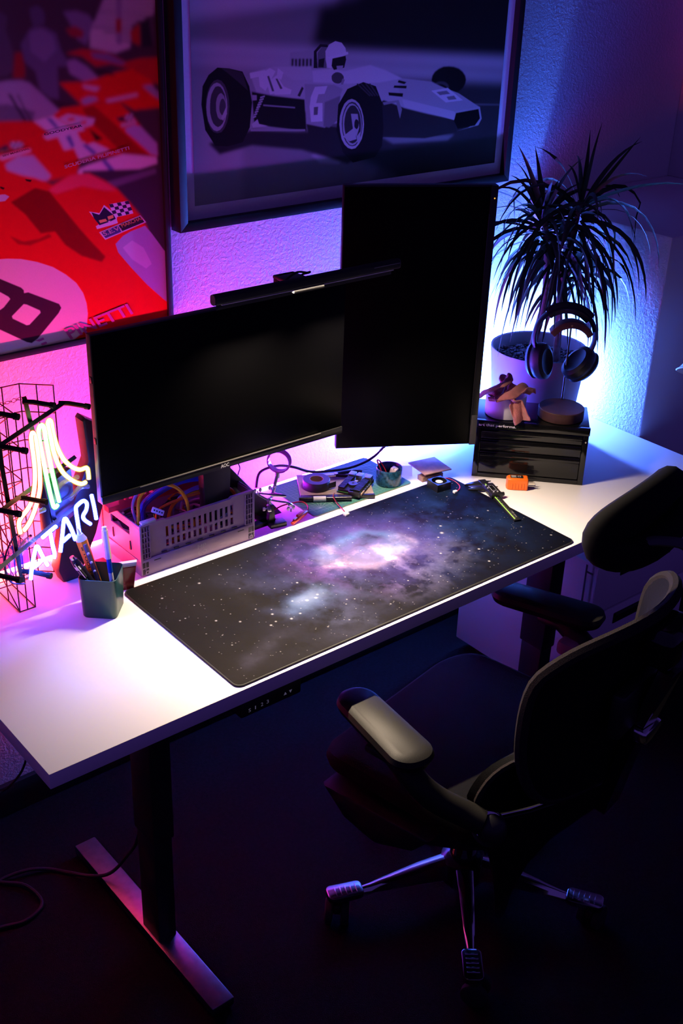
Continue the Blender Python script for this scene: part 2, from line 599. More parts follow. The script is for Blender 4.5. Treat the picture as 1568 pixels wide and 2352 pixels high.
ART2=[
(.112,[-28,559,980,579,1105,-193,-53,-39]),
(.5,[-31,481,487,482,363,394,183,378,-36,363]),
(.2,[-36,359,183,367,327,376,329,297,-38,321]),
(.015,[326,385,427,397,490,437,1004,431,1035,240,406,289,304,303]),
('b',10),
(.525,[-38,325,316,298,406,288,1034,244,1039,212,911,226,407,272,304,282,-38,310]),
(.125,[-38,310,304,282,407,272,911,226,1039,212,1041,204,912,218,407,265,305,277,-39,302]),
(.45,[-39,302,305,277,407,265,912,218,1041,204,1044,181,911,196,572,224,-39,285]),
(.075,[-40,281,125,264,305,247,572,224,911,196,1044,181,1051,137,-41,256]),
(.275,[-40,279,125,263,280,242,287,-84,-53,-39]),
('b',2),
(.2,[124,132,322,95,515,25,448,-52,123,-12]),
(.031,[502,229,1044,182,1079,-32,589,-9,464,51]),
('b',18),
(.375,[309,76,375,78,416,61,389,48,336,56]),
(.2,[503,104,656,86,755,83,733,71,554,79]),
(.025,[37,125,148,144,308,126,498,69,416,46,283,89,148,111,65,100]),
('b',5),
(.125,[802,152,907,143,908,140,811,147]),
(.01,[781,208,779,199,772,190,760,184,744,181,726,180,708,183,692,188,678,196,669,205,666,215,668,224,675,232,687,238,702,242,720,242,737,240,754,235,768,227,777,218]),
(.062,[725,193,725,189,721,185,716,182,709,181,701,180,693,182,686,184,680,188,676,192,674,197,675,201,678,205,684,208,690,209,698,209,706,208,713,206,720,202,724,198]),
(.01,[720,190,719,187,716,184,711,181,705,180,698,180,691,181,685,183,679,186,676,189,674,193,675,196,678,199,683,201,689,203,696,203,703,202,709,200,715,197,718,194]),
(.35,[248,294,311,296,310,259,246,266]),
(.037,[252,281,258,281,257,265,252,265]),
(.037,[261,280,267,280,267,265,262,265]),
(.037,[271,280,277,280,277,264,271,264]),
(.037,[281,280,287,279,287,264,281,264]),
(.037,[291,279,297,279,297,263,291,263]),
(.037,[301,279,307,278,307,263,301,263]),
(.425,[143,258,207,268,255,266,311,256,474,256,572,223,667,210,835,141,755,118,585,154,509,119,386,139,308,135,281,195,160,219]),
(.55,[308,254,362,255,398,248,474,257,522,243,572,223,503,218,409,221,312,230]),
(.463,[207,266,305,263,309,235,256,238]),
('b',1.5),
(.015,[148,221,202,209,289,196,295,129,196,146,154,157]),
(.025,[295,146,386,129,519,179,584,157,752,115,762,88,656,82,524,96,415,87,309,96]),
(.325,[288,228,370,221,396,211,383,188,366,140,347,132,295,144]),
(.188,[345,186,390,197,382,144,360,131,343,135]),
('b',2),
(.037,[269,205,281,223,286,219,276,202]),
(.625,[317,220,352,220,344,204,327,204,321,186,339,185,340,146,308,147,303,179,306,200]),
(.125,[315,178,327,178,326,161,315,161]),
(.6,[143,258,183,262,186,252,145,247]),
(.6,[166,253,195,265,210,258,195,237,184,220,169,230]),
(.6,[198,242,213,250,232,226,253,218,250,209,208,211]),
(.6,[181,250,195,251,211,214,196,212]),
(.6,[216,264,231,254,225,240,213,246]),
(.1,[188,249,193,250,207,218,201,218]),
(.1,[210,243,215,243,229,222,223,221]),
(.312,[149,214,161,213,161,203,150,203]),
(.4,[170,209,182,211,182,208,170,206]),
(.4,[168,204,179,206,179,203,168,201]),
(.4,[166,199,176,201,176,198,165,196]),
(.4,[163,195,173,196,173,193,163,191]),
(.4,[161,190,170,191,170,188,160,186]),
(.4,[159,185,167,186,167,184,158,182]),
(.4,[156,180,165,182,165,179,156,177]),
(.4,[154,175,162,177,162,174,153,172]),
(.4,[151,170,159,172,159,169,151,167]),
(.25,[178,193,263,182,263,179,178,190]),
(.275,[145,145,292,133,292,129,145,141]),
(.438,[148,155,163,164,167,154,190,148,151,148]),
(.375,[565,222,660,210,760,178,835,141,753,136,576,179,564,196]),
(.5,[576,177,753,136,750,117,720,125,584,159]),
(.413,[749,137,836,142,846,113,836,98,762,90,801,95,831,106,832,133,755,131]),
(.007,[755,133,832,137,840,114,824,98,765,95,750,115]),
(.625,[667,190,721,193,776,161,718,160]),
(.2,[684,186,718,187,731,179,697,178]),
(.2,[719,173,744,174,754,165,727,165]),
(.013,[562,220,587,214,580,210,559,215]),
(.013,[549,209,588,206,587,200,547,204]),
(.013,[532,195,578,190,577,182,534,188]),
(.25,[516,174,565,176,577,154,572,134,558,171,520,168]),
('b',1),
(.013,[41,260,63,273,91,270,125,262,142,232,149,199,143,149,124,120,86,115,54,119,30,153,22,204,26,239]),
(.062,[91,195,89,179,85,164,78,152,70,145,60,144,51,147,43,155,37,168,34,183,33,199,34,215,39,230,46,241,54,248,63,250,72,247,80,239,86,227,90,212]),
(.325,[86,194,84,180,80,167,74,156,67,150,59,148,51,151,44,159,38,170,35,183,34,198,36,213,40,226,46,236,53,242,61,244,69,241,76,234,81,223,85,209]),
(.05,[83,196,82,183,79,172,74,163,68,158,62,156,56,159,50,165,46,174,43,186,43,198,44,211,47,222,52,230,57,236,64,237,70,235,75,229,80,220,82,208]),
(.275,[83,196,82,188,80,180,77,175,73,171,70,170,66,172,62,176,60,182,58,189,58,197,58,205,60,213,63,218,67,222,71,223,74,221,78,217,80,211,82,204]),
(.062,[82,195,82,190,80,185,78,182,76,180,74,179,71,180,69,183,67,186,66,191,66,196,67,201,68,205,70,209,72,211,74,212,77,211,79,208,81,204,82,200]),
(.375,[70,173,83,195,85,181,75,168]),
(.037,[72,271,91,269,125,260,139,223,114,242,88,261]),
(.013,[384,178,409,210,455,222,493,211,514,174,522,118,520,77,499,53,433,47,402,73,381,124]),
(.044,[435,219,439,220,479,191,475,190]),
(.044,[447,219,451,219,487,191,483,189]),
(.044,[460,218,464,219,495,190,491,189]),
(.044,[472,217,476,218,503,190,499,188]),
(.425,[462,130,461,113,457,98,449,87,439,79,428,78,416,82,406,90,397,103,392,119,389,136,390,153,395,167,402,179,412,186,423,188,434,184,445,176,453,163,459,148]),
(.05,[458,131,457,116,453,102,447,92,439,85,429,84,419,87,410,95,403,106,398,120,396,136,397,151,401,164,407,174,415,180,424,182,434,179,443,171,451,160,456,146]),
(.375,[455,130,455,116,451,104,445,94,438,88,429,86,420,89,412,97,405,108,400,121,399,135,399,149,403,161,409,171,416,177,425,178,433,175,442,168,448,158,453,145]),
(.037,[453,131,453,118,450,106,444,97,438,92,430,90,422,93,415,100,409,110,405,122,403,135,404,147,407,159,412,167,419,173,426,174,434,172,441,165,447,156,451,144]),
(.375,[422,156,442,154,448,124,441,104,430,120]),
(.4,[400,108,433,125,441,99,421,96]),
(.375,[441,104,451,114,454,93,445,89]),
(.025,[446,132,446,128,445,125,444,123,442,121,440,121,438,122,436,124,434,126,433,129,433,133,433,136,434,139,435,141,437,143,439,143,441,142,443,141,445,138,446,135]),
(.025,[312,259,312,293,329,307,349,305,352,299,332,301,320,291,323,258]),
(.15,[322,290,335,301,348,298,348,257,323,258]),
(.025,[326,276,342,278,340,259,325,260]),
(.65,[345,275,344,292,354,305,371,311,389,307,400,296,404,282,368,278,362,256,350,258]),
(.688,[347,279,380,284,407,288,409,283,387,278,361,274]),
(.019,[364,276,401,280,403,272,398,255,369,252,362,261]),
(.375,[376,260,395,260,393,252,378,252]),
(.075,[398,234,397,230,395,227,391,225,386,223,381,223,375,224,370,226,366,229,364,232,363,236,363,240,366,243,369,245,374,247,380,247,385,246,390,244,394,241,397,238]),
(.25,[394,233,401,230,396,220,389,221]),
('b',0.8),
]

# ------------------------------------------------------------------ materials
def wall_material(name, col, scale, strength, dist=.003):
    M = mat(name, col, .75, spec=.2)
    nt = M.node_tree
    tc = nt.nodes.new('ShaderNodeTexCoord')
    n1 = nt.nodes.new('ShaderNodeTexNoise')
    n1.inputs['Scale'].default_value = scale
    n1.inputs['Detail'].default_value = 3
    n1.inputs['Roughness'].default_value = .6
    n1.inputs['Distortion'].default_value = .6
    bp = nt.nodes.new('ShaderNodeBump')
    bp.inputs['Strength'].default_value = strength
    bp.inputs['Distance'].default_value = dist
    nt.links.new(tc.outputs['Object'], n1.inputs['Vector'])
    nt.links.new(n1.outputs[0], bp.inputs['Height'])
    nt.links.new(bp.outputs[0], nt.nodes['Principled BSDF'].inputs['Normal'])
    return M


wall_m = wall_material('textured_wall_paint', (.80, .79, .80), 120, .5, .004)
smooth_m = mat('smooth_plaster', (.74, .73, .75), .7, bump=.15, bscale=40, spec=.2)
carpet_m = mat('dark_carpet', (.007, .006, .008), .95, bump=.6, bscale=500, vary=.4, vscale=120, spec=.05)
white_top = mat('white_laminate', (.84, .82, .80), .45, bump=.03, bscale=900, spec=.35)
black_plastic = mat('black_plastic', (.010, .010, .011), .45, vary=.1)
black_matte = mat('black_matte', (.008, .008, .009), .7)
black_gloss = mat('black_gloss', (.006, .006, .006), .12, vary=.1)
black_metal = mat('black_metal', (.010, .010, .012), .4)
black_rubber = mat('black_rubber', (.008, .008, .008), .8)
screen_m = mat('dark_screen', (.002, .002, .0025), .28, spec=.05)
chrome = mat('chrome', (.75, .75, .78), .12, 1.0)
steel = mat('brushed_steel', (.62, .60, .58), .28, 1.0, vary=.1, vscale=80)
white_plastic = mat('white_plastic', (.75, .74, .74), .4, vary=.03)
frame_m = mat('black_frame_wood', (.006, .006, .008), .5, bump=.05, bscale=60)
mat_board = mat('cream_mat_board', (.88, .86, .86), .9, spec=0.0, vary=.03, vscale=200)

# ------------------------------------------------------------------ the room
b = BM(); box(b, -3, 3, -3.2, .85, -.03, 0)
struct('floor', b, carpet_m, 'dark carpeted floor')
b = BM(); box(b, -2.2, 2.6, .75, .85, 0, 2.8)
wall_back = struct('wall_back', b, wall_m, 'white textured wall behind the desk')
b = BM(); box(b, 1.484, 2.6, .2807, .75, .60, 1.26, .006, 2)
b.normal_update()
for f in b.faces:
    if f.normal.z > .5 or f.normal.y < -.5:
        f.material_index = 1
struct('wall_right', b, [wall_m, smooth_m], 'boxed-out textured wall under the window ledge')
b = BM(); box(b, -2.2, 2.6, .735, .75, 0, .087, .003)
struct('baseboard_back', b, black_matte)
b = BM(); lathe(b, [(0, 0), (.005, 0), (.005, .003), (0, .003)], 12, X((2.105, .75, 1.275), rx=rad(90)))
finish('screw_plug', b, black_matte, wall_back)
win = bpy.data.objects.new('window_1', None); COL.objects.link(win); win['kind'] = 'structure'
b = BM()
box(b, 2.09, 2.15, .62, .75, 1.26, 2.75, .003)
box(b, 2.09, 2.15, -.75, -.65, 1.26, 2.75, .003)
box(b, 2.09, 2.15, -.65, .62, 1.26, 1.34, .003)
box(b, 2.09, 2.15, -.65, .62, 2.66, 2.75, .003)
finish('window_frame', b, mat('window_frame_paint', (.7, .68, .7), .5, vary=.03), win)
b = BM(); box(b, 2.115, 2.125, -.65, .62, 1.34, 2.66)
finish('window_glass', b, mat('dark_window_glass', (.01, .01, .012), .06), win)

# ------------------------------------------------------------------ LED strip (the coloured light of the place) and an added blue tube
KEYS = [(-.60, (1, .12, .04)), (-.36, (1, .10, .04)), (-.18, (1, .045, .03)), (.0, (1, .018, .05)), (.14, (1, .008, .12)), (.28, (.86, .003, .45)), (.40, (.58, .004, 1)), (.50, (.40, .010, 1)),
        (.62, (.25, .032, 1)), (.80, (.16, .05, 1)), (1.0, (.05, .075, 1)), (1.2, (.012, .115, 1)), (1.5, (.012, .135, 1))]


def strip_col(x):
    for (xa, ca), (xb, cb) in zip(KEYS[:-1], KEYS[1:]):
        if x <= xb:
            t = max(0, (x - xa) / (xb - xa))
            return tuple(ca[i] * (1 - t) + cb[i] * t for i in range(3))
    return KEYS[-1][1]


led = thing('led_strip', 'glowing RGB light strip running along the rear edge of the desk', 'light strip', (0, 0, 0))
NS = 26
xs = [-.36 + (1.478 + .36) * i / NS for i in range(NS + 1)]
b = BM(); ms = []
for i in range(NS):
    xm = (xs[i] + xs[i + 1]) / 2
    gain = STRIP_GAIN * (1.0 + 1.6 * min(1, max(0, (xm - .75) / .3)) + .6 * min(1, max(0, (.14 - xm) / .2)))
    ms.append(emission('strip_glow_%02d' % i, strip_col(xm), gain))
    box(b, xs[i], xs[i + 1], .6055, .6135, .7245, .7325, mi=i)
bmesh.ops.delete(b, geom=[f for f in b.faces if abs(f.normal.x) > .9 or f.normal.z < -.9], context='FACES_ONLY')
finish('light_diffuser', b, ms, led)
b = BM(); box(b, -.362, 1.479, .6050, .6150, .7215, .7240)
finish('strip_backing', b, white_plastic, led)

tubel = thing('added_light_tube', 'added, unseen blue light tube in the desk corner behind the plant pot', 'lamp', (1.395, .628, .60))  # unseen tube, put in to brighten the right wall
b = BM(); tube(b, [(0, 0, .135), (0, 0, .300)], .0065, 10); finish('glass_tube', b, emission('added_corner_glow', (.07, .18, 1), STRIP_GAIN * 9.0), tubel)
b = BM(); lathe(b, [(0, .0), (.010, .0), (.010, .134), (0, .134)], 16); box(b, -.010, .010, -.020, .004, .04, .128, .002); finish('socket', b, black_plastic, tubel)

# ------------------------------------------------------------------ desk
TOP = .73
desk = thing('standing_desk', 'long white-topped standing desk with black steel legs', 'desk', (.559, .3, 0))
DX, DY = .559, .3
b = BM(); box(b, -.364 - DX, 1.4816 - DX, -.008 - DY, .604 - DY, .700, TOP, .0012, 2)
finish('desktop', b, white_top, desk)
for lx in (-.072, 1.055):
    b = BM(); box(b, lx - .024 - DX, lx + .024 - DX, .155 - DY, .232 - DY, .30, .668, .004)
    box(b, lx - .021 - DX, lx + .021 - DX, .160 - DY, .227 - DY, .028, .30, .003)
    finish('leg', b, black_metal, desk)
    b = BM()
    box(b, lx - .026 - DX, lx + .026 - DX, -.045 - DY, .52 - DY, .008, .030, .0035)
    finish('foot', b, mat('satin_black_steel', (.30, .30, .31), .34, 1.0, vary=.12, vscale=60), desk)
    b = BM()
    for yy in (-.02, .49):
        lathe(b, [(0, 0), (.014, 0), (.014, .008), (0, .008)], 16, X((lx - DX, yy - DY, 0)))
    finish('levelling_pad', b, black_rubber, desk)
    b = BM(); box(b, lx - .035 - DX, lx + .035 - DX, .02 - DY, .52 - DY, .672, .700, .003)
    finish('side_bracket', b, black_metal, desk)
b = BM(); box(b, -.08 - DX, 1.06 - DX, .16 - DY, .20 - DY, .655, .695, .003); box(b, -.08 - DX, 1.06 - DX, .27 - DY, .31 - DY, .655, .695, .003)
finish('crossbar', b, black_metal, desk)
b = BM(); box(b, .005 - DX, .14 - DX, -.004 - DY, .04 - DY, .664, .700, .004)
kp = finish('control_panel', b, black_plastic, desk)
km = mat('panel_legend', (.35, .33, .42), .6, emit=(.5, .45, .7), es=.10)
for s, xx, zz in (('S', .0235, .673), ('1', .0375, .6735), ('2', .0505, .674), ('3', .063, .6745)):
    b = BM(); text_bm(b, s, (xx - DX - .0025, -.0045 - DY, zz), (1, 0, 0), (0, 0, .0075), width=.002 if s == '1' else .005)
    finish('key_legend', b, km, kp)
for xx, up in ((.1025, 1), (.1145, -1)):
    b = BM(); zz = .6785
    b.faces.new([b.verts.new((xx - DX + dx, -.0045 - DY, zz + up * dz)) for dx, dz in ((-.0035, -.003), (.0035, -.003), (0, .0035))])
    finish('key_legend', b, km, kp)

# under-desk cable and the ones on the floor
b = BM(); tube(b, smooth_path([(-.40, .43, .006), (-.327, .421, .006), (-.275, .406, .006), (-.225, .43, .006), (-.23, .498, .006), (-.27, .545, .006), (-.212, .534, .012), (-.169, .514, .006), (-.136, .475, .006), (-.112, .413, .03), (-.085, .378, .05), (-.055, .36, .09), (-.05, .30, .20), (-.05, .26, .40), (-.045, .25, .66)]), .004)
tag(finish('power_cable', b, black_rubber), 'black power cable looping over the carpet to the left desk leg', 'cable')
b = BM(); tube(b, smooth_path([(-.62, .725, .05), (-.40, .675, .10), (-.189, .72, .09), (-.150, .72, .10), (-.115, .72, .135), (-.10, .71, .22), (-.12, .655, .45), (-.10, .64, .68), (-.10, .632, .76), (-.09, .60, .80)]), .003)
tag(finish('hanging_cable', b, black_rubber), 'thin dark cord hanging down the wall behind the desk left end', 'cable')

# ------------------------------------------------------------------ desk mat with the nebula print
def nebula(s=2000):
    Wd, H = int(.9 * s), int(.4 * s)
    u = np.linspace(0, .9, Wd, dtype=np.float32)[None].repeat(H, 0)
    v = np.linspace(0, .4, H, dtype=np.float32)[:, None].repeat(Wd, 1)
    n1, n2 = fbm(H, Wd, 7, 6, 1), fbm(H, Wd, 7, 6, 2)
    n3, n4 = fbm(H, Wd, 14, 6, 3, .62), fbm(H, Wd, 5, 5, 4)
    fil = 1 - np.abs(2 * fbm(H, Wd, 11, 6, 9, .6) - 1)
    uw, vw = u + (n1 - .5) * .13, v + (n2 - .5) * .10
    img = np.zeros((H, Wd, 3), np.float32)
    C_ = lambda *c: np.array(c, np.float32)
    base = .55 + .9 * (n4 - .3)
    left = np.clip(1 - u / .62, 0, 1)[..., None]
    img += (left * C_(.052, .044, .038) + (1 - left) * C_(.006, .006, .013)) * base[..., None]  # brownish sheen of the lit cloth painted into the left part

    def g(cx, cy, rx, ry, p=2.0, rot=0.0, w=True):
        a, b_ = (uw, vw) if w else (u, v)
        c, s_ = math.cos(rot), math.sin(rot)
        dx, dy = a - cx, b_ - cy
        return np.exp(-((((dx * c + dy * s_) / rx) ** 2 + ((-dx * s_ + dy * c) / ry) ** 2) ** (p / 2)))
    f3 = np.clip((n3 - .32) * 2.4, 0, 1.3)
    ff = np.clip((fil - .72) * 4.0, 0, 1.2)
    img += (g(.52, .23, .26, .15, 2, .1) * f3)[..., None] * C_(.035, .05, .20)
    img += (g(.52, .23, .16, .125, 3) * (.45 + .7 * f3))[..., None] * C_(.11, .06, .36)
    img += (g(.47, .22, .13, .13, 3) * ff)[..., None] * C_(.18, .08, .34)
    img += (g(.80, .27, .14, .13) * f3)[..., None] * C_(.006, .04, .13)
    img += (g(.70, .14, .10, .12) * f3)[..., None] * C_(.004, .03, .10)
    img += (g(.36, .11, .20, .05, 2, .5) * f3)[..., None] * C_(.07, .075, .13)
    img += (g(.56, .11, .14, .06, 2, .3) * ff)[..., None] * C_(.11, .12, .20)
    img += (g(.10, .06, .07, .022, 2, .35) * (.3 + f3))[..., None] * C_(.06, .06, .10)
    img += (g(.24, .26, .10, .03, 2, -.5) * f3)[..., None] * C_(.045, .045, .08)
    img += (g(.27, .07, .02, .10, 2, .5) * ff)[..., None] * C_(.06, .07, .14)
    # interior: blue and teal glow, a pale pink crescent along the near rim, smoky lanes
    core = g(.515, .235, .086, .070, 4)
    img += (core * (.35 + .75 * f3))[..., None] * C_(.22, .30, .62)
    rim = np.exp(-((np.sqrt(((uw - .515) / .085) ** 2 + ((vw - .235) / .068) ** 2) - .92) / .17) ** 2)
    near = np.clip(.45 + ((.235 - vw) * 8 - (uw - .515) * 2.5), 0, 1)
    img += (rim * near * (.35 + 1.0 * ff))[..., None] * C_(1.5, 1.05, 1.45)
    img += (rim * (1 - near) * (.3 + .9 * f3))[..., None] * C_(.12, .34, .75)
    img += (g(.487, .208, .050, .030, 2) * (.3 + 1.0 * ff))[..., None] * C_(1.2, .75, 1.05)
    img += (g(.548, .205, .03, .020, 2) * (.5 + f3))[..., None] * C_(.5, .6, 1.0)
    img += (g(.50, .165, .06, .025, 2) * ff)[..., None] * C_(.35, .30, .55)
    img *= (1 - .82 * (g(.545, .275, .045, .022, 2, -.35) * np.clip(f3 * 1.4, 0, 1)))[..., None]
    img *= (1 - .60 * (g(.515, .255, .06, .012, 2, .2) * np.clip(ff * 1.6, 0, 1)))[..., None]
    sm = g(.285, .148, .047, .033, 2.6, .25)
    img += (sm * (.45 + .75 * f3))[..., None] * C_(.22, .34, .66)
    img += (g(.290, .150, .022, .016, 2))[..., None] * C_(.30, .34, .45)
    img += (g(.285, .148, .075, .06, 2) * f3)[..., None] * C_(.03, .05, .14)
    rs = np.random.RandomState(11)

    def star(x, y, r, a, tint=(1, .95, .97)):
        px, py, R = x * s, y * s, r * s
        k = int(R * 4) + 2
        xa, xb, ya, yb = max(0, int(px) - k), min(Wd, int(px) + k + 1), max(0, int(py) - k), min(H, int(py) + k + 1)
        if xa >= xb or ya >= yb:
            return
        XX, YY = np.meshgrid(np.arange(xa, xb), np.arange(ya, yb))
        d2 = ((XX - px) ** 2 + (YY - py) ** 2) / (R * R)
        img[ya:yb, xa:xb] += (a * np.exp(-d2))[..., None] * np.array(tint, np.float32)
    for _ in range(520):
        star(rs.uniform(.01, .89), rs.uniform(.01, .39), rs.uniform(.0006, .0009), rs.uniform(.2, .9))
    for _ in range(60):
        star(rs.uniform(.02, .88), rs.uniform(.02, .38), rs.uniform(.0009, .0013), rs.uniform(.8, 1.6))
    for x, y, r in ((.19, .155, .0022), (.165, .125, .0022), (.21, .12, .0024), (.235, .125, .0022), (.18, .13, .0018), (.125, .17, .002), (.25, .17, .002), (.275, .155, .003), (.295, .152, .003), (.305, .16, .0025),
                    (.685, .20, .0035), (.705, .225, .0024), (.665, .19, .002), (.70, .10, .0024), (.62, .135, .0022), (.80, .205, .002), (.845, .215, .002), (.05, .33, .002), (.14, .335, .0024), (.09, .20, .002), (.875, .05, .002), (.30, .22, .002), (.68, .05, .0022)):
        star(x, y, r * .8, 2.0)
    return np.clip(img * (1 - .42 * np.clip(img.max(-1, keepdims=True) - .12, 0, 1)) * .30, 0, .72)


pad = thing('desk_mat', 'large desk mat printed with a purple and blue star nebula', 'desk mat', (0, 0, TOP))
b = BM(); prism(b, rrect(0, .9, 0, .4, .016, 6), 0, .0034, bev=.0012)
finish('rubber_base', b, mat('mat_black_rubber', (.006, .006, .006), .7, bump=.2, bscale=900), pad)
me_poly = rrect(.0035, .8965, .0035, .3965, .013, 6)
b = BM(); fc = b.faces.new([b.verts.new((x, y, .0038)) for x, y in me_poly])
uvl = b.loops.layers.uv.new('UVMap')
for l in fc.loops:
    l[uvl].uv = (l.vert.co.x / .9, l.vert.co.y / .4)
finish('printed_cloth', b, print_material('nebula_print', nebula(), .8, .06), pad)

# ------------------------------------------------------------------ framed prints on the wall
ART_SCALE = 1.5


def picture(label, x0, x1, z0, z1, yf, yp, rail, px0, pz0, pw, ph, ops, matw):
    t = thing('framed_print', label, 'picture', (x0, .75, z0))
    w, h = x1 - x0, z1 - z0
    F, P_ = yf - .75, yp - .75
    for pl in ([(0, 0), (w, 0), (w - rail, rail), (rail, rail)], [(0, h), (w, h), (w - rail, h - rail), (rail, h - rail)], [(0, 0), (rail, rail), (rail, h - rail), (0, h)], [(w, 0), (w - rail, rail), (w - rail, h - rail), (w, h)]):
        b = BM(); prism(b, pl, F, -.001, 'xz', bev=.0008)
        finish('frame_rail', b, frame_m, t)
    if matw:
        b = BM(); box(b, rail - .002, w - rail + .002, P_, P_ + .004, rail - .002, h - rail + .002)
        finish('mat_board', b, mat_board, t)
    arr = raster(ops, pw * 1000, ph * 1000, ART_SCALE, .5 if matw else .30)
    arr = np.clip(arr * (1 + .10 * (np.random.RandomState(3).rand(*arr.shape[:2], 1) - .5)), 0, 1)
    a, c = px0 - x0, pz0 - z0
    pr_ = sheet('print', [(a, P_ - .0006, c), (a + pw, P_ - .0006, c), (a + pw, P_ - .0006, c + ph), (a, P_ - .0006, c + ph)], print_material(label[:20].replace(' ', '_'), arr, .7, 0.0), t)
    return t, a, c, P_ - .0006, pr_


pic, a, c, yy, pr_ = picture('large black-framed print of red race cars on the wall at left', -.43, .345, 1.126, 2.24, .730, .738, .012, -.42, 1.138, .754, 1.09, ART1, False)
for s, q, col in (('GOODYEAR', (499, 408, 580, 418, 498, 412), (.03, .02, .06)), ('SCUDERIA FILIPINETTI', (536, 343, 680, 366, 535, 349), (.62, .5, .56)), ('SEV MARCHAL', (412, 377, 467, 386, 411, 380), (.2, .03, .05)),
                  ('S.E.V.', (612, 201, 652, 210, 608, 209), (.6, .42, .42)), ('MARCHAL', (654, 213, 705, 224, 650, 220), (.62, .26, .10)), ('FILIPINETTI', (455, -12, 669, 28, 442, 11), (.60, .07, .35))):
    b = BM()
    k = lambda x, z: Vector((a + x / 1000, yy - .0008, c + (z + 3) / 1000))
    O = k(q[0], q[1])
    text_bm(b, s, O, k(q[2], q[3]) - O, k(q[4], q[5]) - O, bold=.02)
    bmesh.ops.delete(b, geom=[v for v in b.verts if v.co.z < c + .002], context='VERTS')
    finish('lettering', b, mat('ink_%s' % s.replace(' ', '_').replace('.', ''), col, .7, spec=0.0), pr_)
picture('black-framed photo of a number 6 single-seat race car above the monitors', .358, 1.354, 1.330, 2.08, .712, .7286, .019, .405, 1.378, .906, .655, ART2, True)

# ------------------------------------------------------------------ wide monitor
mon = thing('wide_monitor', 'wide black monitor switched off, standing behind the cable crate', 'monitor', (.262, .40, TOP))
z0, z1, hw = .2065, .541, .292
b = BM(); box(b, -hw, hw, .001, .016, z0, z1, .0015)
prism(b, rrect(-.20, .20, z0 + .03, z1 - .05, .03), .016, .045, 'xz', bev=.012)
finish('back_shell', b, mat('monitor_side_plastic', (.05, .045, .045), .5, vary=.1, bump=.1, bscale=600), mon)
b = BM(); box(b, -hw + .002, hw - .002, -.0012, .002, z0 + .0165, z1 - .003, .0005)
finish('screen', b, screen_m, mon)
b = BM(); box(b, -hw, hw, -.004, .002, z0, z0 + .0155, .0012)
chin = finish('bezel', b, mat('bezel_plastic', (.009, .009, .009), .35), mon)
b = BM(); box(b, -.21, hw - .06, -.0047, -.0035, z0 + .0135, z0 + .0153)
finish('bezel_trim', b, mat('bezel_edge', (.30, .28, .26), .3, .6), chin)
b = BM(); text_bm(b, 'AOC', (-.0245, -.0046, z0 + .0035), (1, 0, 0), (0, 0, .0075), width=.020, bold=.02)
finish('logo', b, mat('logo_silver', (.6, .6, .62), .4), chin)
for zz in (.455, .335):
    b = BM(); box(b, -hw - .0015, -hw + .003, .002, .010, zz - .006, zz + .006, .0008)
    finish('side_button', b, black_gloss, mon)
b = BM(); prism(b, [(-.03, .05), (.03, .05), (.045, .42), (-.045, .42)], .045, .070, 'xz', bev=.006)
finish('stand_neck', b, black_plastic, mon)
b = BM()
prism(b, [(-.335, .0), (-.300, .0), (-.255, .09), (-.233, .155), (-.226, .25), (-.215, .31), (-.262, .342), (-.268, .335), (-.262, .25), (-.325, .12), (-.345, .03)], .10, .135, 'xz', bev=.005)
finish('stand_leg', b, black_plastic, mon)
b = BM()
prism(b, [(.020, .16), (.055, .16), (.125, .075), (.175, .03), (.200, .0), (.155, .0), (.10, .035), (.06, .08)], .085, .125, 'xz', bev=.005)
finish('stand_leg', b, black_plastic, mon)
b = BM(); box(b, -.27, .16, .055, .075, .0, .012, .003); box(b, -.27, -.23, .055, .13, 0, .012, .003); box(b, .12, .16, .055, .12, 0, .012, .003)
finish('stand_foot', b, black_plastic, mon)
red_metal = mat('red_anodised_metal', (.55, .03, .05), .4)
b = BM(); zt = .130
box(b, -.195, .013, .112, .115, zt, zt + .006); box(b, -.195, .013, .112, .115, zt + .019, zt + .026)
for i in range(13):
    xx = -.195 + i * .0158
    box(b, xx, xx + (.007 if 0 < i < 12 else .011), .112, .115, zt + .006, zt + .019)
box(b, -.22, .02, .112, .130, zt - .012, zt)
finish('slotted_crossbar', b, red_metal, mon)

# ------------------------------------------------------------------ light bar on top of it
bar = thing('monitor_light_bar', 'slim black light bar clipped to the top of the wide monitor', 'lamp', (.424, .352, 1.307))
b = BM(); prism(b, rrect(-.0085, .0085, -.010, .010, .006), -.2245, .2255, 'yz', bev=.001)
finish('lamp_tube', b, black_matte, bar)
for sx in (-.2268, .2256):
    b = BM(); prism(b, rrect(-.0082, .0082, -.0097, .0097, .006), sx, sx + .0014, 'yz')
    finish('end_cap', b, mat('end_cap_plastic', (.05, .045, .045), .4), bar)
b = BM(); box(b, .155, .2245, -.0092, -.0078, .0022, .0034)
finish('touch_line', b, mat('touch_line_print', (.25, .24, .22), .5), bar)
b = BM(); box(b, -.215, .215, .0062, .0078, -.023, -.009, .0005); finish('shade_lip', b, black_matte, bar)  # lip added to keep the bar's light off the screen top
b = BM(); box(b, -.21, .21, -.006, .006, -.0112, -.0096)
finish('diffuser', b, mat('frosted_acrylic', (.8, .75, .68), .3), bar)
b = BM()
box(b, -.045, .030, -.007, .030, -.018, -.006, .003)
box(b, -.030, .022, .066, .085, -.075, -.004, .006); box(b, -.030, .022, .028, .085, -.012, -.004, .003)
finish('clip_mount', b, black_plastic, bar)
b = BM(); prism(b, rrect(-.030, .012, -.034, -.012, .006), .036, .0425, 'xz', bev=.001)
finish('front_tab', b, mat('tab_plastic', (.014, .013, .012), .6), bar)
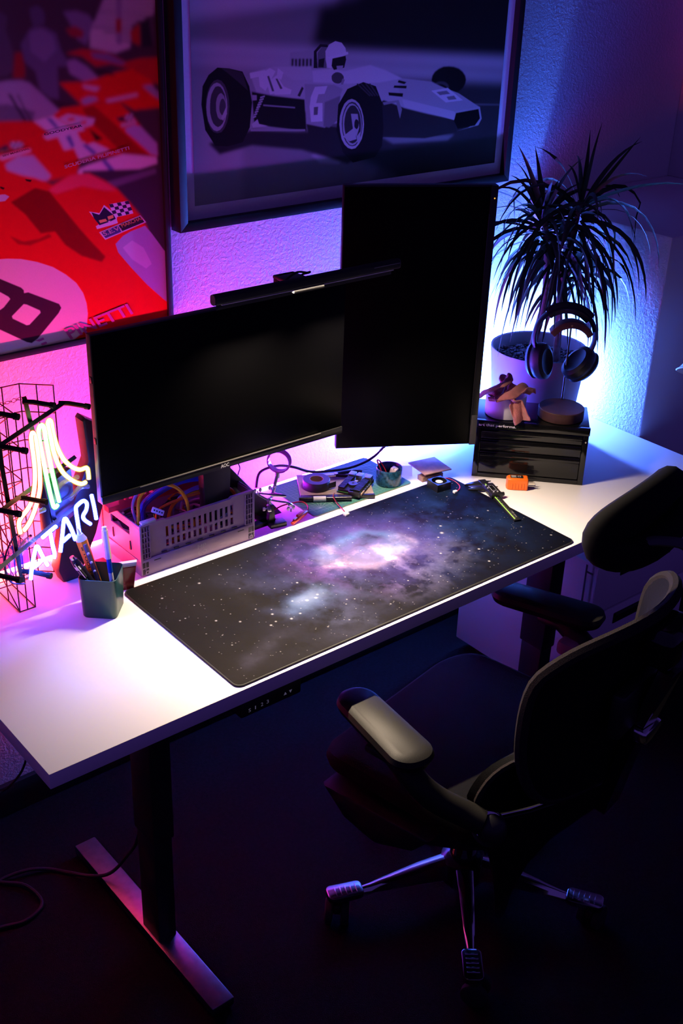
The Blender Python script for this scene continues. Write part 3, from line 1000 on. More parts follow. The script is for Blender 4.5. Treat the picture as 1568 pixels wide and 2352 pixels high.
b = BM(); tube(b, smooth_path([(-.055, .006, .009), (-.04, .012, .013), (-.02, .014, .017), (.0, .012, .013), (.02, .03, .006), (.02, .07, -.02), (.0, .075, -.10), (-.02, .07, -.30)]), .0022)
finish('cable', b, black_rubber, bar)
al = bpy.data.lights.new('bar_glow', 'AREA')
al.shape = 'RECTANGLE'
al.size, al.size_y = .42, .010
al.energy = BAR_WATTS
al.color = (1, .78, .56)
al.spread = rad(126)
lo = bpy.data.objects.new('bar_glow', al); COL.objects.link(lo)
lo.parent = bar
lo.location = (0, -.004, -.0125)
lo.rotation_euler = (rad(-33), 0, 0)

# ------------------------------------------------------------------ upright monitor
th = math.atan2(-.167, .285)
m2 = thing('upright_monitor', 'black monitor turned upright, right of the wide monitor', 'monitor', ((.628 + .913) / 2, (.505 + .338) / 2, TOP), th)
w2, h0, h1 = .1655, .108, .708
b = BM(); box(b, -w2, w2, .001, .020, h0, h1, .0015)
prism(b, rrect(-.13, .13, h0 + .05, h1 - .05, .03), .020, .042, 'xz', bev=.01)
finish('back_shell', b, black_plastic, m2)
b = BM(); box(b, -w2 + .002, w2 - .017, -.0008, .002, h0 + .003, h1 - .004, .0004)
finish('screen', b, screen_m, m2)
b = BM(); box(b, w2 - .0155, w2, -.004, .002, h0, h1, .001)
bz = finish('bezel', b, mat('bezel_plastic', (.009, .009, .009), .35), m2)
b = BM(); box(b, w2 - .0165, w2 - .0153, -.0047, -.003, h0 + .05, h1 - .06)
finish('bezel_trim', b, mat('bezel_edge_gloss', (.10, .10, .10), .15, .8), bz)
b = BM(); box(b, w2 - .0148, w2 - .001, -.0046, -.003, h0 + .001, h0 + .075, .0006)
finish('bezel_cap', b, mat('bezel_cap_plastic', (.05, .047, .045), .5), bz)
b = BM(); blob(b, (w2 - .007, -.0045, h1 - .027), (.0016, .001, .0016), 1)
finish('power_light', b, emission('power_led', (1, .35, .05), 2.0), bz)
b = BM(); tube(b, [(0, .042, .42), (0, .09, .42)], .025, 16); tube(b, [(0, .09, .42), (.12, .16, .42)], .018, 12)
tube(b, [(.12, .16, .30), (.12, .16, .50)], .018, 12)
box(b, .09, .15, .15, .30, .36, .48, .01)
finish('wall_arm', b, black_metal, m2)
b = BM(); tube(b, smooth_path([(.47, .60, .745), (.49, .612, .775), (.53, .60, .785), (.57, .59, .775), (.616, .585, .752), (.66, .575, .745), (.70, .566, .742), (.745, .562, .742), (.79, .555, .755), (.815, .53, .80), (.82, .50, .86)]), .0032)
tag(finish('monitor_cable', b, black_rubber), 'black cable curving over the rear of the desk to the upright monitor', 'cable')

# ------------------------------------------------------------------ neon sign (local x = along the letters, y = away from the viewer, z = up)
UP = rad(32)
neon = thing('neon_sign', 'lit neon sign of three rising stripes over blue letters, at the desk left end', 'neon sign', (-.223, .315, .881), UP)
neon.scale = (.93, .93, .93)
STROKES = [
    ('orange', [(-.0142, .1076), (-.0161, .1276), (-.0074, .1368), (.0151, .1430), (.0315, .1530), (.0449, .1767), (.0511, .2028), (.0515, .2354), (.0498, .272), (.0551, .2817), (.0612, .2749), (.0647, .2518), (.0662, .223), (.0666, .1959), (.0615, .1646), (.0466, .1400), (.0262, .1203), (.011, .1115), (-.0027, .1080)]),
    ('green', [(.1157, .1046), (.1057, .1036), (.0995, .1147), (.0897, .163), (.0823, .2113), (.0755, .2584), (.0765, .2790), (.0866, .284), (.0943, .2744), (.0985, .2379), (.1055, .1899), (.1141, .145), (.1223, .1085)]),
    ('yellow', [(.2231, .1046), (.2067, .1085), (.1799, .1266), (.1477, .1575), (.1287, .1888), (.118, .2205), (.113, .2493), (.1075, .2761), (.1127, .2834), (.1193, .2775), (.123, .2519), (.1333, .2186), (.152, .1856), (.1802, .1571), (.2067, .1400), (.2314, .1333), (.2361, .1204), (.2363, .1059)]),
    ('blue', [(.0022, -.0009), (.0126, .0277), (.0282, .0525), (.033, .055), (.0378, .0497), (.0483, .0252), (.0623, -.002)]),
    ('blue', [(.0132, .0185), (.0317, .0174), (.0523, .0194)]),
    ('blue', [(.0545, .0633), (.0790, .0636), (.1034, .0634)]),
    ('blue', [(.0814, .0624), (.0855, .0314), (.0896, .0085), (.0857, .0009)]),
    ('blue', [(.11, .0021), (.1227, .034), (.132, .0605), (.1384, .0632), (.1436, .0566), (.1573, .0291), (.1679, .0003)]),
    ('blue', [(.1219, .0198), (.1340, .0200), (.1490, .0203)]),
    ('blue', [(.1853, .0026), (.1816, .0366), (.1792, .0640), (.185, .0700), (.2095, .0690), (.2217, .0565), (.2169, .0439), (.2044, .0377), (.2079, .0261), (.2293, .006)]),
    ('blue', [(.2419, .0666), (.2488, .036), (.2537, .0055)]),
]
NEON = {'orange': ((1, .28, .14), 9.0, (1, .16, .03)), 'green': ((.55, 1, .45), 5.0, (.05, 1, .18)), 'yellow': ((1, .88, .32), 5.0, (1, .75, .03)), 'blue': ((.05, .08, 1), 70.0, (.04, .07, 1))}
for k, (c_, s_, h_) in NEON.items():
    emission('neon_%s' % k, c_, s_ * NEON_GAIN)
    M = bpy.data.materials.new('neon_halo_%s' % k); M.use_nodes = True; MATS['neon_halo_' + k] = M
    nt = M.node_tree; nt.nodes.clear()
    e = nt.nodes.new('ShaderNodeEmission'); e.inputs[0].default_value = (*h_, 1); e.inputs[1].default_value = .9
    tr = nt.nodes.new('ShaderNodeBsdfTransparent'); mx = nt.nodes.new('ShaderNodeMixShader'); mx.inputs[0].default_value = .55
    o_ = nt.nodes.new('ShaderNodeOutputMaterial')
    nt.links.new(tr.outputs[0], mx.inputs[1]); nt.links.new(e.outputs[0], mx.inputs[2]); nt.links.new(mx.outputs[0], o_.inputs[0])
for k, pts in STROKES:
    p3 = [(x, 0, z) for x, z in pts]
    path = smooth_path(p3, 4) if len(pts) > 2 else [Vector(q) for q in p3]
    b = BM(); tube(b, path, .0038, 8)
    n_ = finish('letter_tube' if k == 'blue' else 'stripe_tube', b, MATS['neon_' + k], neon)
    b = BM(); tube(b, path, .0054, 8)  # see-through glowing shell, imitates the coloured halo around each tube
    finish('halo_sleeve', b, MATS['neon_halo_' + k], n_)
bars_m = mat('painted_bar_steel', (.014, .014, .016), .35)
for q in ([(-.05, .2817), (.20, .2815)], [(-.03, .160), (.225, .155)], [(-.075, .053), (.245, .050)]):
    b = BM(); tube(b, [(q[0][0], .022, q[0][1]), (q[1][0], .022, q[1][1])], .0058, 4)
    finish('frame_bar', b, bars_m, neon)
for q in ([(-.012, .300), (.016, -.02)], [(.085, .335), (.150, .030)]):
    b = BM(); tube(b, [(q[0][0], .030, q[0][1]), (q[1][0], .030, q[1][1])], .0058, 4)
    finish('frame_upright', b, bars_m, neon)
for x, z in ((.2040, .2815), (.085, .329), (-.030, .352), (-.016, .2812), (-.055, .1738), (.030, .157), (-.075, .048), (.022, .003)):
    b = BM(); tube(b, [(x - .006, .030, z), (x, .012, z), (x, -.028, z)], .0050, 8); tube(b, [(x, -.024, z), (x, -.033, z)], .0064, 8)
    finish('standoff', b, black_rubber, neon)
for q in ([(-.016, .004, .107), (-.02, .018, .09), (-.03, .03, .05), (-.02, .03, .0), (.0, .012, -.012)], [(.236, .003, .106), (.24, .02, .09), (.215, .025, .075), (.17, .03, .08)]):
    b = BM(); tube(b, smooth_path(q), .0018, 6)
    finish('lead_wire', b, mat('blue_insulated_wire', (.02, .03, .12), .4), neon)
glass = mat('clear_glass_tube', (.35, .33, .38), .1, alpha=.35)
for q in ([(.115, .010, .105), (.155, .014, .128), (.215, .012, .118)], [(.175, .008, .088), (.215, .010, .094), (.245, .008, .083)], [(.0, .010, .093), (.05, .014, .110), (.09, .014, .104)], [(-.005, .012, .066), (.02, .014, .073), (.045, .012, .060)]):
    b = BM(); tube(b, smooth_path(q), .0048, 8)
    finish('electrode_tube', b, glass, neon)
b = BM(); box(b, -.02, .055, .032, .055, .0, .052, .008); finish('transformer_cover', b, mat('clear_blue_cover', (.02, .03, .2), .15, alpha=.55), neon)
b = BM(); box(b, .135, .232, .032, .060, .02, .13, .008); finish('transformer_box', b, black_plastic, neon)
b = BM()
cp = [Vector((.085, .032, .335)) * (1 - i / 24) + Vector((-.23, .15, .43)) * (i / 24) - Vector((0, 0, .03 * math.sin(math.pi * i / 24))) for i in range(25)]
for i in range(24):
    A_, B_ = cp[i], cp[i + 1]
    dr = (B_ - A_); s1 = Vector((0, 0, .004)) if i % 2 else Vector((.003, .003, .001))
    tube(b, [A_ - dr * .25, (A_ + B_) / 2 + s1, B_ + dr * .25, (A_ + B_) / 2 - s1], .0007, 4, closed=True)
ch = finish('hanging_chain', b, black_metal, neon); ch['kind'] = 'stuff'

# ------------------------------------------------------------------ folded wire grid behind it
rack = thing('wire_grid_rack', 'tall folded rack of thin black wire grid standing behind the neon sign', 'rack', (-.12, .53, TOP))
ro = Vector((-.12, .53, 0))
wires = []


def wire(p, q, r=.0013):
    b = BM(); tube(b, [Vector((*p[:2], p[2])) - ro, Vector((*q[:2], q[2])) - ro], r, 5)
    finish('wire', b, black_metal, rack)


def panel(p, q, n, hz, ztop=.41, first=True):
    for i in range(0 if first else 1, n + 1):
        t = i / n
        x, y = p[0] + (q[0] - p[0]) * t, p[1] + (q[1] - p[1]) * t
        wire((x, y, .001), (x, y, ztop))
    for z in hz:
        wire((*p, z), (*q, z))


HZ = [.002, .058, .117, .176, .235, .294, .353, .409]
panel((-.268, .575), (-.094, .572), 5, HZ)
panel((-.094, .572), (-.046, .529), 2, HZ, first=False)
# the truss column in front
cx0, cx1, cy0, cy1 = -.192, -.160, .451, .553
for x, y in ((cx0, cy0), (cx1, cy0), ((cx0 + cx1) / 2, cy0), (cx0, cy1), (cx1, cy1), (cx0, .500)):
    wire((x, y, .001), (x, y, .405))
for k, z in enumerate([.002, .07, .138, .206, .274, .342, .404]):
    wire((cx0, cy0, z), (cx1, cy0, z)); wire((cx0, cy0, z), (cx0, cy1, z)); wire((cx1, cy0, z), (cx1, cy1, z)); wire((cx0, cy1, z), (cx1, cy1, z))
    if z < .4:
        wire((cx0, cy0, z), (cx0, cy1, z + .066)); wire((cx1, cy1, z), (cx1, cy0, z + .066))

# ------------------------------------------------------------------ pen cup and pens
cup_c = Vector((-.058, .368, TOP)); cr_ = rad(-43)
cup = thing('pen_cup', 'dark green square metal pen cup with rounded corners', 'pen cup', cup_c, cr_)
cup_m = mat('dark_green_enamel', (.018, .075, .052), .30, vary=.05)
b = BM()
t = bmesh.new()
rings = []
for (s, z) in ((.0325, .0), (.0335, .002), (.0365, .085), (.0355, .0855), (.0350, .083), (.0320, .003)):
    rings.append([t.verts.new((x, y, z)) for x, y in rrect(-s, s, -s, s, .011, 5)])
for A_, B_ in zip(rings[:-1], rings[1:]):
    for j in range(len(A_)):
        t.faces.new((A_[j], A_[(j + 1) % len(A_)], B_[(j + 1) % len(A_)], B_[j])).smooth = True
t.faces.new(rings[0][::-1]); t.faces.new(rings[-1])
merge(b, t)
finish('cup_body', b, cup_m, cup)


def stick(name, label, cat, p0, p1, parts):
    """a pen: parts = (name, t0, t1, r0, r1, material[, sides])"""
    p0, p1 = Vector(p0), Vector(p1)
    r = thing(name, label, cat, p0)
    d = p1 - p0
    for pt in parts:
        b = BM(); n = pt[6] if len(pt) > 6 else 12
        tube(b, [d * pt[1], d * (pt[1] * .7 + pt[2] * .3), d * pt[2]], 0, n, radii=[pt[3], (pt[3] * .7 + pt[4] * .3), pt[4]])
        finish(pt[0], b, pt[5], r)
    return r, d


pen_black = mat('glossy_black_barrel', (.012, .010, .015), .18)
lilac = mat('frosted_white_cap', (.62, .60, .66), .35)
r_, d_p = stick('push_button_pen', 'thick black push-button pen leaning left in the green cup', 'pen', (-.050, .352, .737), (-.112, .375, .862),
                [('barrel', 0, .82, .006, .0085, pen_black), ('silver_band', .80, .86, .0088, .0088, chrome), ('cap', .86, .95, .0086, .0070, pen_black), ('push_button', .95, 1.0, .0050, .0048, chrome)])
b = BM(); tube(b, [d_p * .45 + Vector((-.004, -.009, 0)), d_p * .92 + Vector((-.005, -.009, 0))], .0018, 6); finish('clip', b, chrome, r_)
r_, d_p = stick('voltage_tester_pen', 'orange and grey tester pen with black lettering standing in the green cup', 'tester', (-.052, .372, .737), (-.086, .395, .905),
                [('barrel', 0, .86, .0080, .0115, mat('orange_plastic', (.85, .28, .015), .4, vary=.04), 6), ('grey_shoulder', .86, .93, .0112, .0062, mat('pale_grey_plastic', (.45, .42, .50), .4)), ('tip', .93, 1.0, .0040, .0018, lilac)])
side = (Vector((-.33, -.94, 0)) - Vector(d_p).normalized() * Vector((-.33, -.94, 0)).dot(Vector(d_p).normalized())).normalized()
acr = Vector(d_p).normalized().cross(side).normalized()
b = BM()
for s in (-1, 1):
    pass
q0, q1 = d_p * .34 + side * .0092 + acr * .003, d_p * .82 + side * .0112 + acr * .003
tube(b, [q0, q1], .0042, 8, flat=.5)
finish('grip_panel', b, mat('grey_purple_rubber', (.10, .07, .13), .5), r_)
for k in range(3):
    b = BM(); c0 = q0.lerp(q1, .28 + .24 * k); blob(b, c0 + side * .0022, (.003, .0022, .003), 2); finish('button', b, mat('lilac_button', (.42, .38, .55), .4), r_)
b = BM(); dn = Vector(d_p).normalized()
text_bm(b, '# TOOL NK', d_p * .80 - acr * .0055 + side * .0103, -dn * .1, acr * .0040, width=.075, bold=.02)
finish('lettering', b, mat('black_ink', (.01, .01, .01), .6), r_)
r_, d_p = stick('gel_pen', 'slim gel pen with blue ink and white cap in the green cup', 'pen', (-.036, .362, .737), (-.0385, .380, .900),
                [('barrel', 0, .60, .0045, .0045, lilac), ('ink_tube', .42, .60, .0048, .0048, mat('blue_ink_plastic', (.01, .06, .42), .3)), ('cap', .60, .96, .0066, .0062, lilac, 8), ('cap_end', .96, 1.0, .0050, .0046, lilac)])
b = BM(); text_bm(b, 'GEL', d_p * .34 + Vector((-.003, -.0045, 0)), (0, 0, -.02), (.004, -.002, 0), width=.02); finish('lettering', b, mat('black_ink', (.01, .01, .01), .6), r_)

sach = thing('red_packet', 'small dark red packet with a white folded top between green cup and crate', 'packet', (.018, .408, TOP), rad(-25))
b = BM(); prism(b, [(-.012, 0), (.012, 0), (.019, .052), (-.014, .050)], -.006, .006, 'xz', bev=.002); finish('body', b, mat('dark_red_plastic', (.20, .006, .012), .25, alpha=.92), sach)
b = BM(); prism(b, [(-.015, .0505), (.019, .0525), (.021, .062), (-.016, .060)], -.005, .005, 'xz', bev=.001); finish('folded_top', b, lilac, sach)

# ------------------------------------------------------------------ folding crate
crate = thing('folding_crate', 'small purple-grey folding plastic crate with slotted sides, full of cables', 'crate', (.063, .428, TOP))
cm = mat('mauve_plastic', (.44, .30, .42), .5, vary=.04, bump=.04, bscale=300)
L_, Wd_, Hc = .281, .166, .116
b = BM(); box(b, .002, L_ - .002, .002, Wd_ - .002, .002, .006); finish('base', b, cm, crate)


def slotted(b, u0, u1, z0, z1, slots, put):
    """a thin wall with real slots: slots = (centre, z0, z1, half width), cut as open columns"""
    cur = u0
    for (c_, a_, e_, hw_) in sorted(slots):
        put(b, cur, c_ - hw_, z0, z1)
        put(b, c_ - hw_, c_ + hw_, z0, a_)
        put(b, c_ - hw_, c_ + hw_, e_, z1)
        cur = c_ + hw_
    put(b, cur, u1, z0, z1)


def two_rows(b, u0, u1, zr, cols, put):
    cur = u0
    for c_ in cols:
        h = .0036
        put(b, cur, c_ - h, zr[0], zr[-1])
        for a_, e_ in zip(zr[0::2], zr[1::2]):
            put(b, c_ - h, c_ + h, a_, e_)
        cur = c_ + h
    put(b, cur, u1, zr[0], zr[-1])


for name, yy0, yy1 in (('front_wall', .004, .0075), ('back_wall', Wd_ - .0075, Wd_ - .004)):
    b = BM(); put = lambda b, a_, e_, z0, z1: box(b, a_, e_, yy0, yy1, z0, z1)
    if name == 'back_wall':
        put(b, .024, L_ - .024, .038, .112)
    else:
        two_rows(b, .024, L_ - .024, [.038, .050, .066, .072, .096, .112], [.066 + .0132 * i for i in range(13)], put)
    wall_ = finish(name, b, cm, crate)
    s = -1 if name == 'front_wall' else 1
    ya, yb = (0.0, .0045) if s < 0 else (Wd_ - .0045, Wd_)
    b = BM()
    box(b, .003, L_ - .003, ya, yb + (.003 if s < 0 else 0), .0, .037, .0015)
    wl = finish('lower_band', b, cm, crate)
    b = BM()
    yf0, yf1 = (.0005, .0075) if s < 0 else (Wd_ - .0075, Wd_ - .0005)
    prism(b, [(.004, .1105), (.060, .1105), (.066, .1065), (L_ - .066, .1065), (L_ - .060, .1105), (L_ - .004, .1105), (L_ - .004, Hc + .0005), (L_ - .058, Hc + .0005), (L_ - .064, Hc - .003), (.064, Hc - .003), (.058, Hc + .0005), (.004, Hc + .0005)], yf0, yf1, 'xz')
    finish('rim', b, cm, crate)
    if s < 0:
        b = BM(); text_bm(b, 'MP', (.135, -.0004, .0205), (1, 0, 0), (0, 0, .010), width=.020); text_bm(b, 'CO.', (.135, -.0004, .006), (1, 0, 0), (0, 0, .010), width=.025)
        finish('embossed_lettering', b, mat('embossed_mauve', (.60, .52, .55), .4), wl)
        for q in (.03, L_ - .045):
            b = BM(); box(b, q, q + .016, -.0004, .0, .029, .031); finish('slot_mark', b, mat('dark_mauve', (.05, .035, .045), .7), wl)
        b = BM()
        for k in range(7):
            box(b, .05 + k * .029, .062 + k * .029, .0015, .004, .040, .042)
        finish('hinge_line', b, mat('dark_mauve', (.05, .035, .045), .7), wall_)
        for q in (.010, L_ - .010):
            for zz in (.010, .025):
                b = BM(); box(b, q - .007, q - .001, -.0004, 0, zz - .006, zz + .006); box(b, q + .001, q + .007, -.0004, 0, zz - .006, zz + .006); finish('corner_cell', b, mat('dark_mauve', (.05, .035, .045), .7), wl)
            b = BM(); lathe(b, [(.0025, 0), (.0045, 0), (.0045, .0012), (.0025, .0012), (.0025, 0)], 14, X((q + (.003 if q < .1 else -.001), -.0004, .008), rx=rad(90))); finish('rivet', b, cm, wl)
        # ladder-like corner grids of open cells
        for q0 in (.004, L_ - .024):
            b = BM()
            for k in range(7):
                zz = .038 + k * .0122
                box(b, q0, q0 + .020, .0005, .0075, zz, zz + .0014)
            for k in range(4):
                xx = q0 + k * .0062
                box(b, xx, xx + .0012, .0005, .0075, .038, .112)
            finish('corner_grid', b, cm, crate)
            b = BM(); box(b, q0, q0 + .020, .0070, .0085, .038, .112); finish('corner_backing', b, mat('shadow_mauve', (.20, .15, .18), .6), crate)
for name, xa, xb in (('left_wall', .002, .0055), ('right_wall', L_ - .0055, L_ - .002)):
    b = BM(); put = lambda b, a_, e_, z0, z1: box(b, xa, xb, a_, e_, z0, z1)
    put(b, .006, .045, .004, .112); put(b, Wd_ - .045, Wd_ - .006, .004, .112); put(b, .045, Wd_ - .045, .004, .078); put(b, .045, Wd_ - .045, .096, .112)
    wl = finish(name, b, cm, crate)
    xo = (0.0, .0030) if xa < .1 else (L_ - .0030, L_)
    b = BM(); box(b, xo[0], xo[1] + .0, .003, Wd_ - .003, .0, .034, .001); box(b, *xo, .004, Wd_ - .004, .108, Hc - .001, .001); box(b, *xo, .004, .012, .034, .108); box(b, *xo, Wd_ - .012, Wd_ - .004, .034, .108)
    finish('side_rim', b, cm, crate)
    b = BM(); x_ = xo[0] - .0003 if xa < .1 else xo[1]
    prism(b, [(.040, .046), (.046, .046), (.043, .066)], x_, x_ + .0003 + .002, 'yz'); prism(b, [(.11, .046), (.114, .05), (.112, .068)], x_, x_ + .0023, 'yz')
    finish('vent_mark', b, mat('dark_mauve', (.05, .035, .045), .7), wl)
for x_, y_ in ((0, 0), (L_ - .006, 0), (0, Wd_ - .006), (L_ - .006, Wd_ - .006)):
    b = BM(); box(b, x_, x_ + .006, y_ + (0 if y_ else .0), y_ + .006, .002, Hc, .002); finish('corner_post', b, cm, crate)
b = BM(); box(b, .006, .040, .0004, .012, Hc, Hc + .006, .002); finish('latch', b, lilac, crate)

yel = mat('yellow_cable_jacket', (.75, .36, .01), .4, vary=.05)
blu = mat('blue_cable_jacket', (.03, .07, .60), .4, vary=.05)
pur = mat('violet_cable_jacket', (.16, .12, .34), .4, vary=.05)
whi = mat('white_cable_jacket', (.62, .60, .60), .45, vary=.05)
blk = mat('black_cable_jacket', (.012, .012, .014), .45, vary=.05)
redw = mat('red_wire', (.55, .02, .03), .4)
CB = [
    ('cable', 'yellow cable arching high over the front of the crate', yel, .0036, [(.085, .47, .77), (.075, .452, .82), (.078, .456, .855), (.095, .475, .885), (.13, .47, .905), (.165, .455, .895), (.185, .448, .865), (.195, .447, .82), (.22, .45, .77)]),
    ('cable', 'yellow cable curving down at the right end of the crate', yel, .0036, [(.15, .47, .78), (.16, .47, .835), (.187, .47, .856), (.256, .47, .858), (.300, .47, .848), (.322, .47, .824), (.328, .47, .78)]),
    ('cable', 'blue cable bundle looping across the back of the crate', blu, .0075, [(.12, .495, .775), (.108, .495, .835), (.126, .495, .862), (.184, .495, .880), (.238, .495, .878), (.292, .495, .858), (.322, .495, .825), (.325, .495, .78)]),
    ('cable', 'thin blue cable standing up at the left end of the crate', blu, .0034, [(.105, .475, .77), (.092, .475, .82), (.095, .476, .855), (.125, .478, .878), (.18, .480, .892)]),
    ('cable', 'violet cable making a tall loop at the left end of the crate', pur, .0034, [(.090, .47, .77), (.082, .472, .83), (.0765, .475, .867), (.089, .475, .895), (.115, .478, .906)]),
    ('cable', 'grey-white cable arching over the right half of the crate', whi, .0042, [(.19, .505, .888), (.25, .502, .884), (.299, .50, .861), (.326, .495, .828), (.328, .485, .79), (.32, .47, .76)]),
    ('ribbon_cable', 'violet ribbon cable bent over the middle of the crate', pur, .0050, [(.168, .475, .79), (.177, .475, .846), (.217, .475, .866), (.258, .475, .861), (.280, .475, .834), (.275, .475, .79)]),
    ('cable', 'orange cable lying low across the middle of the crate', mat('orange_cable_jacket', (.55, .13, .015), .4), .0032, [(.118, .462, .79), (.122, .463, .827), (.134, .464, .851), (.189, .465, .858), (.242, .465, .856), (.275, .465, .835)]),
]
for nm, lb, mm, r0, pts in CB:
    t = thing(nm, lb, 'cable', pts[0], 0, 'cables in the crate')
    b = BM()
    P_ = [Vector(p) - Vector(pts[0]) for p in smooth_path(pts, 5)]
    if nm == 'ribbon_cable':
        for k in range(5):
            tube(b, [p + Vector((.0010, .0016, .0002)) * (k - 2) * 1.6 for p in P_], .0011, 5)
        finish('jacket', b, mm, t)
    else:
        tube(b, P_, r0, 8)
        finish('jacket', b, mm, t)
b = BM()
for k in range(46):
    a_ = Vector((random.uniform(.085, .325), random.uniform(.445, .575), random.uniform(.742, .80)))
    pts = [a_]
    dr = random.uniform(0, 6.28)
    for j in range(5):
        dr += random.uniform(-.9, .9)
        q = pts[-1] + Vector((.03 * math.cos(dr), .022 * math.sin(dr), random.uniform(-.012, .012)))
        q.x = min(max(q.x, .078), .330); q.y = min(max(q.y, .441), .582); q.z = min(max(q.z, .742), .815)
        pts.append(q)
    tube(b, [p - Vector((.20, .51, TOP)) for p in smooth_path(pts, 3)], random.choice((.002, .003, .0035)), 6, mi=k % 4)
cl_ = finish('cable_tangle', b, [blk, whi, yel, blk], None, (.20, .51, TOP))
tag(cl_, 'tangle of black, white and yellow cables filling the bottom of the crate', 'cables'); cl_['kind'] = 'stuff'
con = thing('molex_connector', 'white four-hole plug sticking up at the front of the crate', 'connector', (.118, .452, .848), rad(-30))
b = BM(); box(b, -.013, .013, -.004, .004, .0, .012, .002, mx=X(ry=rad(25), rx=rad(-25))); finish('housing', b, white_plastic, con)
for k in range(4):
    b = BM(); box(b, -.0098 + .0055 * k, -.0068 + .0055 * k, -.0042, -.0038, .0045, .0075, mx=X(ry=rad(25), rx=rad(-25))); finish('socket', b, black_plastic, con)
b = BM()
for k in range(3):
    tube(b, smooth_path([(-.006 + .006 * k, 0, .0), (-.004 + .005 * k, .004, -.02), (.0 + .004 * k, .012, -.05)]), .0013, 5, mi=k)
finish('wire', b, [yel, blk, redw], con)
b = BM(); tube(b, smooth_path([(.33, .52, .80), (.335, .53, .845), (.345, .535, .872), (.362, .53, .875), (.366, .515, .86), (.350, .50, .848), (.338, .49, .80)]), .0014, 6)
tag(finish('thin_wire', b, blk), 'thin black wire looping over the right corner of the crate', 'wire')
bx = thing('blue_board_edge', 'bright blue plastic strip standing in the right corner of the crate', 'plastic strip', (.318, .545, TOP), rad(-8))
b = BM(); box(b, -.018, .014, -.003, .003, .07, .135, .001); box(b, -.018, .014, -.0045, -.003, .125, .132); box(b, -.018, .014, -.0045, -.003, .112, .118); finish('strip', b, mat('blue_plastic', (.02, .16, .45), .35), bx)

# ------------------------------------------------------------------ helping hand with magnifier
hh = thing('helping_hand', 'soldering helping-hand stand with round magnifier beside the crate', 'magnifier stand', (.408, .458, TOP), rad(-10))
b = BM(); box(b, -.010, .030, -.022, .0, .0, .011, .002); finish('base_foot', b, black_metal, hh)
b = BM(); box(b, -.030, -.004, .0, .020, .0, .010, .002); finish('base_foot', b, black_metal, hh)
b = BM(); prism(b, [(-.009, 0), (.009, 0), (.0055, .050), (-.0055, .050)], -.008, .008, 'xz', bev=.002); finish('pillar', b, black_metal, hh)
b = BM(); tube(b, [(0, 0, .048), (-.004, .0, .058)], .004, 8); tube(b, [(-.030, .006, .080), (-.012, .002, .066), (.012, -.002, .057), (.040, -.006, .048)], .0025, 8)
blob(b, (-.004, .0, .062), (.006, .006, .006)); finish('cross_arm', b, steel, hh)
b = BM(); lathe(b, [(0, -.004), (.009, -.004), (.010, 0), (.009, .004), (0, .004)], 14, X((-.010, -.012, .048), rz=rad(70), rx=rad(80))); tube(b, [(-.010, -.012, .048), (-.022, -.014, .050)], .0016, 6); box(b, -.026, -.020, -.0155, -.0125, .046, .054, .001); finish('wing_screw', b, steel, hh)
for nm, p0, p1 in (('clip', (-.030, .006, .082), (.032, -.012, .069)), ('clip', (.032, -.006, .052), (.050, -.010, .040))):
    b = BM(); P0, P1 = Vector(p0), Vector(p1)
    tube(b, [P0, P0.lerp(P1, .4), P0.lerp(P1, .55), P0.lerp(P1, .85), P1], 0, 8, radii=[.0022, .0022, .0048, .0042, .0018])
    finish(nm, b, steel, hh)
for c_ in ((-.030, .004, .086), (.010, .012, .082), (.044, -.012, .034)):
    b = BM()
    for s in (-1, 1):
        blob(b, (c_[0] + s * .0065, c_[1], c_[2] + .003), (.0042, .0015, .0055), 2)
    tube(b, [(c_[0], c_[1], c_[2] - .006), (c_[0], c_[1], c_[2] + .002)], .002, 6)
    finish('wing_nut', b, steel, hh)
b = BM(); tube(b, [(.008, .012, .060), (.018, .017, .085), (.027, .020, .114)], .0038, 8); tube(b, [(-.004, 0, .062), (.008, .010, .066)], .003, 8); box(b, .021, .031, .017, .023, .100, .116, .002); finish('lens_stem', b, steel, hh)
lc = Vector((.030, .020, .141))
lm = X(lc, rz=rad(-42), rx=rad(90))
b = BM(); lathe(b, [(.0232, -.008), (.0262, -.008), (.0270, -.005), (.0258, -.0025), (.0270, 0), (.0258, .0025), (.0270, .005), (.0262, .008), (.0232, .008), (.0232, -.008)], 40, lm); finish('lens_ring', b, mat('magenta_tinted_plastic', (.75, .10, .50), .12, alpha=.9), hh)
b = BM(); lathe(b, [(0, -.003), (.012, -.0024), (.0235, 0), (.012, .0024), (0, .003)], 32, lm); finish('lens', b, mat('clear_lens', (.92, .92, .95), .03, alpha=.16), hh)

